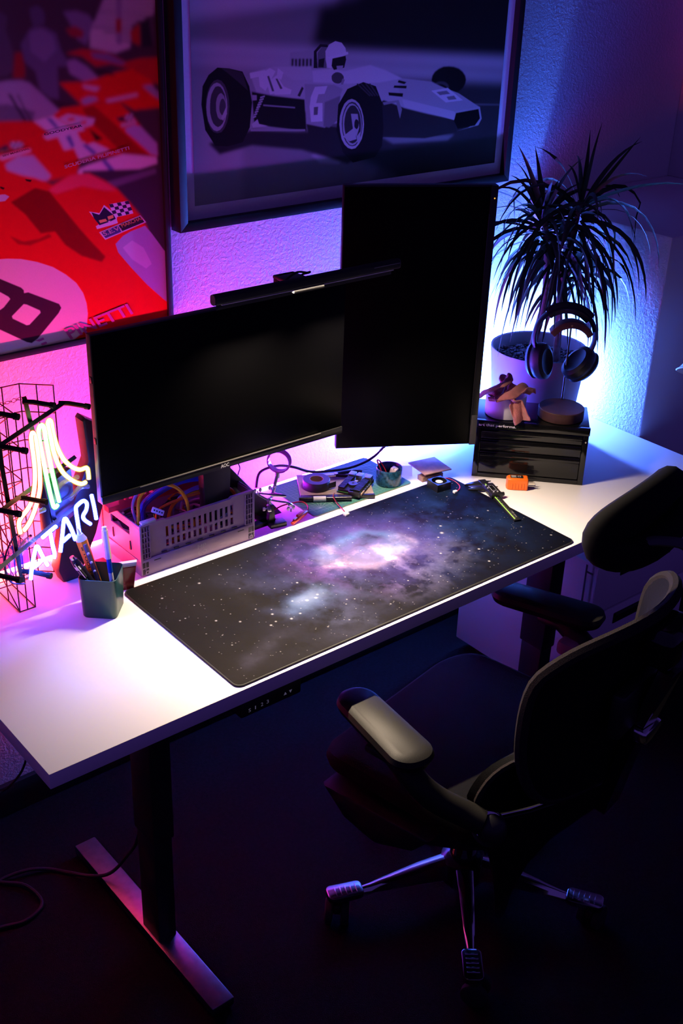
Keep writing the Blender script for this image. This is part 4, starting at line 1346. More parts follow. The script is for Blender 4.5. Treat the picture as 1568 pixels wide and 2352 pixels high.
# ------------------------------------------------------------------ cutting mat
def grid_print(w, h, s):
    img = np.zeros((int(h * s), int(w * s), 3), np.float32) + np.array((.055, .20, .165), np.float32)
    lc_ = np.array((.42, .55, .52), np.float32)

    def line(x0, y0, x1, y1, wd, a=1.0):
        d = np.array((x1 - x0, y1 - y0)); L = np.hypot(*d); n = np.array((-d[1], d[0])) / L * wd / 2
        fill(img, [x0 + n[0], y0 + n[1], x1 + n[0], y1 + n[1], x1 - n[0], y1 - n[1], x0 - n[0], y0 - n[1]], lc_ * a + np.array((.055, .20, .165)) * (1 - a), s)
    mx_, my_ = 16, 14
    nx, ny = int((w - 2 * mx_) // 10), int((h - 2 * my_) // 10)
    x1, y1 = mx_ + nx * 10, my_ + ny * 10
    for i in range(nx + 1):
        line(mx_ + 10 * i, my_, mx_ + 10 * i, y1, .45 if i % 5 else .8, .6)
        for k in (0, 1):
            yy_ = (my_ - 5, y1 + 5)[k]
            line(mx_ + 10 * i - .7, yy_, mx_ + 10 * i + .7, yy_, 1.8, .5)
    for j in range(ny + 1):
        line(mx_, my_ + 10 * j, x1, my_ + 10 * j, .45 if j % 5 else .8, .6)
    for cx_, cy_, a0, a1 in ((mx_ + 20, my_ + 10, 10, 170), (x1 - 50, y1 - 12, 190, 350), (w / 2, h / 2, 0, 360)):
        for a_ in range(a0, a1 + 1, 20):
            line(cx_, cy_, cx_ + 55 * math.cos(rad(a_)), cy_ + 55 * math.sin(rad(a_)), .7, .9)
    return np.clip(img, 0, 1)


cmat = thing('cutting_mat', 'green gridded cutting mat along the rear of the desk', 'cutting mat', (.508, .427, TOP))
cw, chh = .296, .177
b = BM(); prism(b, rrect(0, cw, 0, chh, .009, 5), 0, .0022); finish('mat_core', b, mat('olive_rubber', (.16, .22, .15), .6), cmat)
b = BM(); fc = b.faces.new([b.verts.new((x, y, .0025)) for x, y in rrect(.0008, cw - .0008, .0008, chh - .0008, .0085, 5)])
uvl = b.loops.layers.uv.new('UVMap')
for l in fc.loops:
    l[uvl].uv = (l.vert.co.x / cw, l.vert.co.y / chh)
finish('grid_surface', b, print_material('cutting_grid', grid_print(cw * 1000, chh * 1000, 3), .55, .3), cmat)

# notebook lying on the mat, and the things on top of it
nb_r = math.atan2(.106, -.166) - math.pi
e1, e2 = Vector((-.843, .538, 0)), Vector((.538, .843, 0))
nb0 = Vector((.679, .421, TOP + .0026))
nb = thing('notebook', 'thin brown notebook with a black spine lying on the cutting mat', 'notebook', nb0, math.atan2(-.538, .843))
b = BM(); box(b, -.172, .0, .0, .115, .0005, .0065, .0008); finish('cover', b, mat('brown_card', (.33, .25, .22), .7, vary=.1, vscale=120), nb)
b = BM(); box(b, -.173, .001, -.005, .004, .0, .0085, .001); finish('spine', b, black_plastic, nb)
NB = lambda u, v, h=.0065: nb0 + e1 * u + e2 * v + Vector((0, 0, h))
tp = thing('tape_roll', 'roll of black tape lying on the brown notebook', 'tape', NB(.131, .047))
b = BM(); lathe(b, [(.0165, 0), (.031, 0), (.0318, .001), (.0318, .021), (.031, .022), (.0165, .022)], 40); finish('tape', b, mat('black_cloth_tape', (.012, .010, .022), .5, bump=.2, bscale=400), tp)
b = BM(); lathe(b, [(.0150, .0005), (.0165, .0), (.0165, .0222), (.0150, .0218), (.0150, .0005)], 32); finish('core', b, mat('card_core', (.22, .10, .10), .7), tp)
b = BM(); box(b, .012, .034, -.031, -.0308 + .0, .004, .018); finish('tape_end', b, mat('black_cloth_tape', (.012, .010, .022), .5), tp)

pc = thing('circuit_board', 'single-board computer in a black finned heat-sink case on the notebook', 'circuit board', NB(.040, .040), math.atan2(.046, .085))
b = BM(); box(b, -.044, .044, -.029, .029, .0035, .0050); finish('board', b, mat('green_pcb', (.03, .12, .03), .4), pc)
b = BM(); box(b, -.042, .030, -.027, .027, .0052, .011, .001)
finish('heat_sink', b, mat('black_anodised', (.012, .012, .013), .35, .3), pc)
for k in range(12):
    xx = -.040 + k * .0058
    b = BM(); box(b, xx, xx + .0026, -.027, -.010, .011, .016); box(b, xx, xx + .0026, .012, .027, .011, .016); finish('fin', b, mat('black_anodised', (.012, .012, .013), .35, .3), pc)
b = BM(); lathe(b, [(0, .011), (.011, .011), (.011, .0165), (.0035, .0165), (.003, .0155), (0, .0155)], 22, X((-.012, .001, 0))); finish('fan_hub', b, mat('dark_grey_metal', (.05, .05, .055), .35, .6), pc)
b = BM(); box(b, .002, .010, -.004, .004, .011, .0155, .001); finish('chip_cover', b, mat('pale_metal', (.35, .33, .32), .4, .5), pc)
for yy_ in (-.020, .002, .021):
    b = BM(); box(b, .026, .0455, yy_ - .0075, yy_ + .0075, .005, .019, .0006); finish('port', b, steel, pc)
for k in range(4):
    b = BM(); box(b, -.026 + k * .012, -.018 + k * .012, -.0305, -.0255, .005, .0085, .0005); finish('small_port', b, steel, pc)
b = BM(); box(b, -.046, -.034, -.029, .0, .0, .011, .001); box(b, .028, .044, -.0305, -.028, .0, .010, .001); box(b, -.03, .0, -.0305, -.0295, .0045, .008); finish('case_edge', b, black_plastic, pc)
b = BM(); box(b, -.040, -.020, -.0315, -.0295, .004, .0085); finish('pin_header', b, mat('peach_connector', (.62, .42, .30), .5), pc)
jw = thing('jst_plug', 'white plug on twin wires running from the circuit board to the desk mat', 'connector', (.588, .461, .745))
b = BM()
for k in range(2):
    tube(b, smooth_path([(.008 + .002 * k, .006, .004), (0 + .002 * k, 0, .0), (-.006 + .002 * k, -.02, -.006), (-.012 + .002 * k, -.045, -.008), (-.020 + .0015 * k, -.066, -.006)]), .0008, 5, mi=k)
finish('wire', b, [redw, blk], jw)
b = BM(); box(b, -.027, -.016, -.079, -.068, -.011, -.004, .0012); finish('plug', b, white_plastic, jw)

pl = thing('flush_cutters', 'small cutters with black handles lying at the back of the notebook', 'pliers', (.665, .546, TOP + .0095), math.atan2(-.051, .100))
b = BM(); tube(b, smooth_path([(.0, .004, .006), (.03, .010, .006), (.055, .009, .006), (.062, .006, .006)]), 0, 8, radii=None) if False else tube(b, smooth_path([(.0, .003, .006), (.03, .010, .006), (.055, .010, .006), (.066, .006, .006)]), .0042, 8); finish('handle', b, black_rubber, pl)
b = BM(); tube(b, smooth_path([(.0, -.003, .006), (.03, -.012, .006), (.050, -.014, .006), (.058, -.014, .006)]), .0042, 8); finish('handle', b, black_rubber, pl)
b = BM(); prism(b, [(.004, -.006), (.004, .006), (-.014, .007), (-.055, .0012), (-.055, -.0012), (-.014, -.007)], .002, .009, 'xy', bev=.001); finish('jaw', b, chrome, pl)
b = BM(); lathe(b, [(0, 0), (.005, 0), (.005, .0105), (0, .0105)], 14); finish('pivot', b, steel, pl)

mk = thing('marker_pen', 'black marker pen with a white band lying along the notebook spine', 'pen', (.545, .480, TOP + .0026), math.atan2(-.044, .094))
mk.location = nb0 + e1 * .115 - e2 * .014
mk.rotation_euler.z = math.atan2(-.538, .843)
b = BM(); tube(b, [(-.062, 0, .0065), (-.030, 0, .0065)], .0060, 12); finish('cap', b, pen_black, mk)
b = BM(); tube(b, [(-.029, 0, .0065), (.0, 0, .0065)], .0064, 12); finish('white_band', b, white_plastic, mk)
b = BM(); tube(b, [(.001, 0, .0065), (.060, 0, .0065)], .0058, 12); finish('barrel', b, pen_black, mk)
ck = thing('test_clip', 'red test-lead clip on the desk in front of the cutting mat', 'test clip', (.443, .425, TOP), math.atan2(.028, .066))
rp = mat('red_translucent_plastic', (.72, .05, .03), .3)
b = BM()
tube(b, [(.0, 0, .006), (.012, 0, .008), (.035, 0, .0085), (.056, 0, .008), (.066, 0, .006)], 0, 10, radii=[.004, .0062, .0072, .0064, .004]); finish('housing', b, rp, ck)
b = BM(); box(b, .022, .044, -.0035, .0035, .0135, .0168, .001); finish('slider', b, mat('bright_red_plastic', (.72, .02, .02), .35), ck)
b = BM(); box(b, .006, .018, -.003, .003, .0118, .0145, .001); finish('metal_hook', b, steel, ck)
b = BM(); tube(b, smooth_path([(.066, 0, .006), (.078, .004, .007), (.088, .012, .010), (.086, .024, .016), (.065, .034, .02), (.035, .05, .02), (.005, .06, .014)]), .0018, 6); finish('lead', b, redw, ck)

# ------------------------------------------------------------------ blue cup, wood offcuts, fan
bc = thing('ceramic_pot', 'small speckled blue ceramic pot with odds and ends, on the cutting mat', 'pot', (.757, .459, TOP + .0026))
b = BM(); lathe(b, [(0, 0), (.029, 0), (.0305, .002), (.0312, .040), (.0305, .042), (.0288, .040), (.028, .006), (0, .006)], 36)
M = mat('speckled_blue_glaze', (.015, .075, .14), .22, vary=.7, vscale=160); finish('pot_body', b, M, bc)
b = BM(); box(b, .0, .017, -.008, .008, .024, .040, .003, mx=X(rz=rad(20), rx=rad(15))); sb = finish('switch_block', b, mat('pale_pink_plastic', (.66, .52, .56), .4), bc)
b = BM(); text_bm(b, 'r', (.004, -.012, .036), (1, 0, 0), (0, .004, .006), width=.004); finish('mark', b, mat('black_ink', (.01, .01, .01), .6), sb)
b = BM()
for k in range(2):
    tube(b, smooth_path([(-.004, 0 + .003 * k, .02), (-.012, .006 + .003 * k, .042), (-.022, .012 + .003 * k, .060), (-.026, .014 + .002 * k, .058), (-.020, .010 + .003 * k, .040), (-.012, .004, .014)]), .0011, 5, mi=k)
finish('wire', b, [redw, blk], bc)
b = BM(); lathe(b, [(0, .020), (.0275, .020)], 20); finish('small_parts', b, mat('dark_clutter', (.05, .04, .06), .6, bump=1, bscale=200), bc)
wd = thing('wood_block', 'small wooden block under a thin plank, right of the blue pot', 'wood', (.868, .432, TOP), rad(-9))
wood_m = mat('pale_wood', (.34, .20, .12), .6, vary=.25, vscale=45)
b = BM(); box(b, -.038, .022, -.022, .0, .0, .013, .0008); finish('lower_piece', b, wood_m, wd)
b = BM(); box(b, -.027, .026, -.018, .026, .0135, .0235, .0008); finish('upper_piece', b, wood_m, wd)
pk = thing('thin_plank', 'thin wooden plank lying tilted on top of the small wood block', 'wood', (.866, .434, TOP + .0245), rad(-10))
b = BM(); box(b, -.038, .038, -.038, .038, .0, .0030, .0006); finish('plank', b, mat('plank_veneer', (.36, .20, .15), .6, vary=.3, vscale=40), pk)
ac = thing('acrylic_scrap', 'clear pink acrylic scrap leaning on the left of the wood block', 'acrylic', (.812, .468, TOP), rad(-35))
b = BM(); box(b, -.026, .022, -.0012, .0012, .0, .026, .0005, mx=X(rx=rad(-28))); finish('sheet', b, mat('pink_acrylic', (.8, .35, .7), .08, alpha=.35), ac)
fan = thing('cooling_fan', 'small square black cooling fan with white label on the desk mat', 'fan', (.834, .367, TOP + .0038), rad(-5))
fm = mat('fan_plastic', (.010, .012, .016), .35)
b = BM()
for x0_, x1_, y0_, y1_ in ((-.02, .02, -.02, -.0178), (-.02, .02, .0178, .02), (-.02, -.0178, -.0178, .0178), (.0178, .02, -.0178, .0178)):
    box(b, x0_, x1_, y0_, y1_, .0, .019)
t = bmesh.new()
o_ = [t.verts.new((x, y, .0195)) for x, y in rrect(-.02, .02, -.02, .02, .002, 5)]
i_ = [t.verts.new((.0182 * math.cos(rad(a_)), .0182 * math.sin(rad(a_)), .0195)) for a_ in [c0 + 90 * k / 5 for c0 in (0, 90, 180, 270) for k in range(6)]]
for j in range(24):
    try:
        t.faces.new((o_[j], o_[(j + 1) % 24], i_[(j + 1) % 24], i_[j]))
    except ValueError:
        pass
merge(b, t); finish('fan_frame', b, fm, fan)
for k in range(7):
    b = BM(); a_ = 2 * math.pi * k / 7
    vs = [b.verts.new((r * math.cos(a_ + da), r * math.sin(a_ + da), z)) for r, da, z in ((.009, 0, .009), (.0175, .12, .007), (.0175, .75, .015), (.009, .55, .015))]
    b.faces.new(vs); finish('blade', b, fm, fan)
b = BM(); lathe(b, [(0, .002), (.0095, .002), (.0095, .0165), (0, .0165)], 20); hb = finish('hub', b, fm, fan)
b = BM(); lathe(b, [(0, .0171), (.0085, .0171), (.0085, .0165)], 20); finish('sticker', b, mat('white_sticker', (.62, .64, .60), .5, vary=.15, vscale=900), hb)
b = BM()
for k in range(2):
    tube(b, smooth_path([(.018, .010 - .002 * k, .012), (.030, .012 - .002 * k, .014), (.045, .0 - .002 * k, .008), (.048 - .001 * k, -.018, .003), (.038, -.032 + .001 * k, .002), (.022, -.040 + .001 * k, .0025)]), .0008, 5, mi=k)
finish('wire', b, [redw, redw], fan)
b = BM(); box(b, .012, .022, -.045, -.037, .0, .006, .001); finish('plug', b, white_plastic, fan)

# ------------------------------------------------------------------ calipers
cal = thing('digital_calipers', 'black digital calipers lying open across the desk mat edge', 'calipers', (.936, .318, TOP + .003), math.atan2(-.18, -.075))
car = mat('carbon_plastic', (.012, .012, .013), .35, vary=.2, vscale=300)
b = BM(); box(b, -.012, .195, -.008, .008, .0015, .0055, .0006); bmx = finish('beam', b, car, cal)
b = BM(); box(b, .078, .190, -.0058, -.0036, .0055, .0058); finish('green_rule', b, emission('green_glint', (.30, .95, .12), .45) if False else mat('lime_paint', (.35, .85, .10), .4), bmx)
b = BM()
for k in range(22):
    box(b, .082 + k * .005, .0826 + k * .005, -.003, -.001 if k % 2 else .001, .0055, .0058)
finish('scale_marks', b, mat('grey_paint', (.35, .35, .36), .5), bmx)
b = BM(); text_bm(b, '150 mm', (.152, .0025, .0058), (1, 0, 0), (0, .003, 0), width=.03); finish('lettering', b, mat('grey_paint', (.35, .35, .36), .5), bmx)
b = BM(); prism(b, [(-.012, -.010), (.010, -.010), (.010, .008), (-.012, .008)], .0015, .008, 'xy', bev=.0008)
prism(b, [(-.012, -.008), (-.008, -.030), (-.002, -.046), (.001, -.050), (.003, -.034), (.006, -.008)], .0015, .006, 'xy', bev=.0006); prism(b, [(-.012, .006), (-.008, .022), (-.002, .006)], .002, .004, 'xy'); finish('fixed_jaw', b, car, cal)
b = BM(); prism(b, [(.020, -.013), (.078, -.013), (.078, .014), (.020, .014)], .001, .013, 'xy', bev=.0015)
prism(b, [(.020, -.010), (.019, -.034), (.023, -.050), (.027, -.046), (.034, -.022), (.036, -.010)], .0015, .006, 'xy', bev=.0006); prism(b, [(.022, .012), (.024, .026), (.032, .012)], .002, .004, 'xy'); sl = finish('slider', b, car, cal)
b = BM(); box(b, .034, .060, -.005, .007, .013, .0136); finish('display', b, mat('grey_display_frame', (.30, .29, .31), .4), sl)
b = BM(); box(b, .0352, .0588, -.0038, .0058, .0136, .0139); finish('display_window', b, black_gloss, sl)
b = BM(); box(b, .022, .030, -.0075, -.0055, .013, .0134); finish('green_mark', b, mat('lime_paint', (.35, .85, .10), .4), sl)
for q in ((.032, -.0095), (.045, -.0095), (.067, -.004), (.067, .006)):
    b = BM(); lathe(b, [(0, .013), (.0022, .013), (.0020, .0145), (0, .0147)], 10, X((q[0], q[1], 0))); finish('button', b, mat('grey_paint', (.35, .35, .36), .5), sl)
b = BM(); lathe(b, [(0, -.003), (.005, -.003), (.005, .003), (0, .003)], 14, X((.070, .018, .007), rx=rad(90))); finish('thumb_wheel', b, car, sl)

# ------------------------------------------------------------------ orange plug tester
ot = thing('outlet_tester', 'orange plug-in outlet tester lying in front of the black drawers', 'tester', (.992, .262, TOP), math.atan2(-.033, .036))
om = mat('tester_orange', (.90, .16, .012), .45, bump=.05, bscale=500)
b = BM(); prism(b, [(-.027, -.006), (-.024, -.012), (-.016, -.014), (.022, -.014), (.024, -.012), (.024, .012), (.022, .014), (-.018, .014), (-.024, .010), (-.027, .005)], .0, .029, 'xy', bev=.004, seg=3); bd = finish('body', b, om, ot)
for k in range(5):
    b = BM(); xx = -.015 + k * .007; box(b, xx, xx + .0028, -.0148, -.0135, .004, .018, .0006); finish('grip_rib', b, om, ot)
b = BM(); box(b, -.018, .012, -.006, .009, .0288, .0296); lb = finish('label_plate', b, mat('black_label', (.012, .012, .012), .4), bd)
b = BM()
for k in range(5):
    box(b, -.016, -.004, -.004 + k * .0024, -.0028 + k * .0024, .0296, .0298)
lathe(b, [(.0028, .0297), (.0040, .0297)], 20, X((.003, .002, 0))); finish('label_print', b, mat('label_grey', (.45, .43, .40), .5), lb)
for yy_ in (-.005, .005):
    b = BM(); box(b, .024, .041, yy_ - .0008, yy_ + .0008, .012, .0185, .0003); finish('prong', b, mat('nickel', (.7, .66, .58), .25, 1), ot)
b = BM(); tube(b, [(.024, 0, .0075), (.043, 0, .0075)], .0022, 10); finish('ground_pin', b, mat('nickel', (.7, .66, .58), .25, 1), ot)

# ------------------------------------------------------------------ small chest of drawers
dr = thing('small_drawers', 'glossy black tabletop chest of drawers with white slogan on its top edge', 'drawers', (.951, .374, TOP), math.atan2(-.195, .181))
dw, dd, dh = .266, .137, .148
b = BM(); box(b, 0, dw, .004, dd, .0, dh, .0015); finish('case', b, black_gloss, dr)
b = BM(); box(b, 0, .013, -.001, .006, 0, dh - .018, .001); box(b, dw - .013, dw, -.001, .006, 0, dh - .018, .001); box(b, .013, dw - .013, -.001, .006, 0, .012, .001); fs = finish('face_frame', b, black_gloss, dr)
b = BM(); box(b, -.0015, dw + .0015, -.004, .006, dh - .018, dh + .001, .001); ts = finish('top_rail', b, black_gloss, dr)
b = BM(); text_bm(b, 'art that performs.', (.006, -.0045, dh - .0125), (1, 0, 0), (0, 0, .0062), width=.088, bold=.025); finish('lettering', b, mat('white_print', (.75, .70, .72), .5, emit=(1, .9, .95), es=.0), ts)
for za, zb in ((.014, .069), (.0735, .100), (.1045, .128)):
    b = BM(); box(b, .0145, dw - .0145, -.0005, .01, za, zb, .0008)
    d1 = finish('drawer', b, black_gloss, dr)
    b = BM(); box(b, .0145, dw - .0145, -.0065, .0, zb - .006, zb - .0035, .0008); box(b, .0145, dw - .0145, -.0065, -.0045, zb - .010, zb - .0035, .0006); finish('finger_pull', b, black_gloss, d1)
b = BM(); lathe(b, [(0, 0), (.002, 0), (.002, .002), (0, .002)], 8, X((dw - .006, -.001, dh - .035), rx=rad(90))); finish('screw', b, steel, dr)

# ------------------------------------------------------------------ bowl with a cloth
DT = TOP + dh + .001
bw = thing('white_bowl', 'small white round pot on the black drawers, cloth hanging over it', 'pot', (1.034, .362, DT))
b = BM(); lathe(b, [(0, 0), (.046, 0), (.048, .002), (.049, .050), (.0485, .052), (.0465, .050), (.045, .008), (0, .006)], 40); finish('pot_body', b, mat('white_ceramic', (.62, .58, .60), .5, vary=.03), bw)
cl = thing('pink_cloth', 'crumpled pink fluffy cloth lying over the small white pot', 'cloth', (1.034, .362, DT))
cloth_m = mat('pink_terry', (.50, .15, .13), .95, bump=1.0, bscale=700, sheen=.4, vary=.15, vscale=90)
rg = Vector((.76, -.65, 0)); fw = Vector((-.65, -.76, 0))


def cloth(path, width, name, wob=.006, seed=1):
    rnd = random.Random(seed)
    P_ = smooth_path(path, 7)
    t = bmesh.new(); NW = 9; rows = []
    ph = rnd.uniform(0, 6)
    for i, (p, w, up) in enumerate([(p, width[min(len(width) - 1, int(i / len(P_) * len(width)))], None) for i, p in enumerate(P_)]):
        dirn = (P_[min(i + 1, len(P_) - 1)] - P_[max(i - 1, 0)]).normalized()
        side = dirn.cross(Vector((.3, .2, 1)) if abs(dirn.z) < .85 else fw * -1)
        side.normalize(); nr = side.cross(dirn)
        row = []
        for j in range(NW):
            s = j / (NW - 1) - .5
            o_ = side * s * w + nr * (wob * math.sin(s * 9 + ph + i * .22) + .4 * wob * math.sin(s * 21 + i * .5) - s * s * w * .9)
            row.append(t.verts.new(p + o_))
        rows.append(row)
    for A_, B_ in zip(rows[:-1], rows[1:]):
        for j in range(NW - 1):
            t.faces.new((A_[j], A_[j + 1], B_[j + 1], B_[j])).smooth = True
    b = BM(); merge(b, t)
    o = finish(name, b, cloth_m, cl)
    md = o.modifiers.new('thickness', 'SOLIDIFY'); md.thickness = .004; md.offset = 0
    subsurf(o, 1)
    return o


Z = Vector((0, 0, 1))
Q = lambda r, f, z: rg * r + fw * f + Z * z
cloth([Q(-.050, .012, .050), Q(-.042, .030, .070), Q(-.018, .035, .090), Q(-.006, .020, .105), Q(.004, .028, .088), Q(-.008, .045, .066), Q(-.034, .048, .055)], [.045, .05, .035, .04, .03, .028], 'fold', .007, 3)
cloth([Q(-.045, .040, .052), Q(-.022, .052, .058), Q(.004, .050, .074), Q(.030, .030, .084), Q(.048, .018, .074), Q(.052, .012, .058)], [.020, .026, .030, .034, .034, .03], 'fold', .006, 5)
cloth([Q(-.004, .045, .072), Q(.008, .054, .062), Q(.018, .060, .044), Q(.026, .066, .026), Q(.034, .066, .008)], [.028, .030, .034, .036, .040], 'hanging_end', .005, 8)

# ------------------------------------------------------------------ headphone stand and headphones
hs_rz = rad(-42)
hs = thing('headphone_stand', 'brown wooden headphone stand with a round base on the drawers', 'headphone stand', (1.131, .270, DT), hs_rz)
felt = mat('dark_walnut', (.075, .030, .022), .6, vary=.3, vscale=25)
b = BM(); lathe(b, [(0, 0), (.053, 0), (.0545, .0015), (.0545, .0235), (.053, .025), (0, .025)], 48); finish('base', b, felt, hs)
b = BM(); tube(b, [(.006, .046, .024), (.006, .046, .222)], .0024, 8); finish('post', b, mat('bronze_rod', (.10, .06, .05), .3, .8), hs)
arc = []
for k in range(13):
    a_ = rad(150 - 120 * k / 12); arc.append((.006 + .058 * math.cos(a_), .170 + .058 * math.sin(a_)))
arc2 = [(.006 + .045 * math.cos(rad(30 + 120 * k / 12)), .167 + .045 * math.sin(rad(30 + 120 * k / 12))) for k in range(13)]
b = BM(); prism(b, arc + arc2, .022, .054, 'xz', bev=.001); sa = finish('saddle', b, mat('red_walnut', (.17, .055, .035), .5, vary=.2, vscale=30), hs)
b = BM(); lathe(b, [(0, 0), (.0025, 0), (.0022, .001), (0, .0012)], 12, X((.004, .022, .219), rx=rad(90))); finish('brass_pin', b, mat('brass', (.8, .5, .2), .3, 1), sa)
hp = thing('headphones', 'black over-ear headphones hanging on the wooden stand', 'headphones', (1.136 + .026, .300, DT + .132), hs_rz)
hpm = mat('headphone_black', (.011, .011, .012), .45, vary=.1)
band = []
for k in range(25):
    a_ = rad(208 - 236 * k / 24)
    band.append((-.010 + .0715 * math.cos(a_), 0, .052 + .072 * math.sin(a_)))
b = BM(); tube(b, band, .0058, 8, flat=2.0); finish('headband', b, hpm, hp)
b = BM(); tube(b, band[8:18], .0085, 10, flat=1.7); finish('band_pad', b, mat('soft_black', (.012, .011, .012), .7), hp)
leather = mat('black_leatherette', (.020, .019, .018), .38, bump=.1, bscale=500)
for s, cx_, cz_, tl, yw in ((-1, -.048, -.010, -12, -38), (1, .024, -.012, 42, 22)):
    mx = Matrix.Translation((cx_ - .010 + (.018 if s > 0 else 0), 0, cz_)) @ Matrix.Rotation(rad(tl), 4, 'Y') @ Matrix.Rotation(rad(yw), 4, 'Z')
    b = BM()
    lathe(b, [(0, -.012), (.020, -.013), (.026, -.009), (.0285, .0), (.027, .008), (.020, .011), (.014, .009), (0, .008)], 32, mx @ Matrix.Rotation(rad(90), 4, 'Y') @ Matrix.Diagonal((1.62, 1.2, 1.6 * -s, 1)))
    ear = finish('ear_cushion', b, leather, hp)
    b = BM()
    lathe(b, [(0, .0), (.026, .0), (.028, .006), (.024, .014), (.012, .018), (0, .018)], 32, mx @ Matrix.Translation((s * .012, 0, 0)) @ Matrix.Rotation(rad(90), 4, 'Y') @ Matrix.Diagonal((1.62, 1.2, 1.1 * s, 1)))
    finish('ear_cup', b, hpm, hp)
    e_ = band[0] if s < 0 else band[-1]
    b = BM(); tube(b, smooth_path([e_, ((e_[0] + cx_ + s * .020) / 2 + s * .006, 0, (e_[2] + cz_ + .03) / 2), (cx_ + s * .020, 0, cz_ + .016)]), .006, 8, flat=1.6); finish('yoke', b, hpm, hp)

# ------------------------------------------------------------------ filing cabinet
cab = thing('drawer_cabinet', 'white office drawer cabinet on the floor under the right end of the desk', 'cabinet', (1.19, .14, 0))
wp = mat('white_steel_paint', (.70, .68, .72), .45, bump=.03, bscale=700)
b = BM(); box(b, 0, .415, .014, .46, .045, .500, .004); finish('case', b, wp, cab)
for za, zb in ((.062, .20), (.206, .345), (.351, .492)):
    b = BM(); box(b, .004, .411, 0, .016, za, zb, .003); d1 = finish('drawer', b, wp, cab)
    b = BM(); box(b, .10, .31, -.002, .002, zb - .052, zb - .020, .006); finish('handle_recess', b, black_plastic, d1)
    b = BM(); box(b, .104, .306, -.008, -.001, zb - .030, zb - .021, .002); finish('handle', b, black_plastic, d1)
b = BM(); box(b, -.0006, .001, .03, .035, .30, .492); box(b, -.0006, .001, .012, .032, .470, .475); finish('edge_groove', b, black_matte, cab)
for x_, y_ in ((.05, .05), (.365, .05), (.05, .40), (.365, .40)):
    b = BM(); lathe(b, [(0, -.01), (.022, -.01), (.0225, 0), (.022, .01), (0, .01)], 18, X((x_, y_, .0225), ry=rad(90))); box(b, x_ - .012, x_ + .012, y_ - .012, y_ + .012, .03, .046); finish('caster', b, black_rubber, cab)

# ------------------------------------------------------------------ desk lamp at the right end
lp = thing('desk_lamp', 'white desk lamp whose shade tip shows at the right edge of the photo', 'lamp', (1.465, .035, TOP))
b = BM(); lathe(b, [(0, 0), (.045, 0), (.046, .008), (.012, .012), (0, .013)], 32); finish('base', b, white_plastic, lp)
b = BM(); tube(b, smooth_path([(0, 0, .01), (.005, .0, .12), (.012, .02, .24), (.0, .06, .30)]), .006, 10); finish('stem', b, white_plastic, lp)
b = BM(); lathe(b, [(.014, .058), (.030, .050), (.064, .004), (.072, -.002), (.070, -.004), (.060, .002), (.028, .045), (.012, .055)], 40, X((-.008, .07, .243), ry=rad(24), rx=rad(-16))); finish('shade', b, mat('white_lamp_shade', (.70, .72, .75), .35), lp)
b = BM(); blob(b, (-.006, .068, .285), (.014, .014, .016)); finish('shade_cap', b, white_plastic, lp)

# ------------------------------------------------------------------ potted dragon tree
pot = thing('potted_dragon_tree', 'spiky dragon tree in a large pale round pot in the desk corner', 'plant', (1.262, .470, TOP))
b = BM(); lathe(b, [(0, 0), (.098, 0), (.100, .003), (.123, .236), (.1225, .240), (.118, .238), (.113, .20), (0, .195)], 56); finish('pot', b, mat('pale_glazed_clay', (.58, .56, .60), .5, vary=.04), pot)
b = BM(); lathe(b, [(0, .208), (.113, .206)], 40); finish('soil', b, mat('dark_soil', (.05, .035, .03), .95, bump=1, bscale=120), pot)
b = BM()
for k in range(420):
    a_, rr = random.uniform(0, 6.283), .110 * math.sqrt(random.random())
    s = random.uniform(.003, .0065)
    blob(b, (rr * math.cos(a_), rr * math.sin(a_), .208 + random.uniform(0, .004)), (s, s * random.uniform(.7, 1.1), s * .8), 1, jit=.18)
gv = finish('gravel', b, mat('grey_gravel', (.16, .14, .15), .85, vary=.5, vscale=60), pot); gv['kind'] = 'stuff'
PO = Vector((1.262, .470, TOP))
bark = mat('ringed_bark', (.24, .15, .15), .8, bump=.6, bscale=150, vary=.3, vscale=70)
leaf_m = mat('dark_green_leaf', (.018, .042, .018), .42, vary=.3, vscale=40)
LC = Vector((.62, .78, 0))   # away from the viewer


def trunk(pts, r0, r1):
    P_ = smooth_path([Vector(p) - PO for p in pts], 8)
    b = BM()
    n = len(P_)
    tube(b, P_, 0, 9, radii=[r0 + (r1 - r0) * i / (n - 1) + (.0006 if i % 3 == 0 else 0) for i in range(n)])
    finish('trunk', b, bark, pot)


trunk([(1.216, .458, .93), (1.222, .455, 1.00), (1.234, .450, 1.07), (1.240, .452, 1.13)], .0105, .0085)
trunk([(1.240, .452, 1.125), (1.236, .455, 1.19), (1.228, .462, 1.27), (1.222, .470, 1.31)], .0078, .006)
trunk([(1.240, .452, 1.125), (1.256, .440, 1.17), (1.272, .425, 1.22), (1.285, .42, 1.30), (1.29, .42, 1.345)], .0072, .006)
trunk([(1.282, .428, .93), (1.278, .428, 1.01), (1.272, .430, 1.09), (1.275, .428, 1.15)], .0100, .0085)
trunk([(1.275, .428, 1.145), (1.262, .44, 1.20), (1.255, .445, 1.255)], .007, .006)
trunk([(1.275, .428, 1.145), (1.29, .42, 1.18), (1.305, .415, 1.20)], .006, .005)


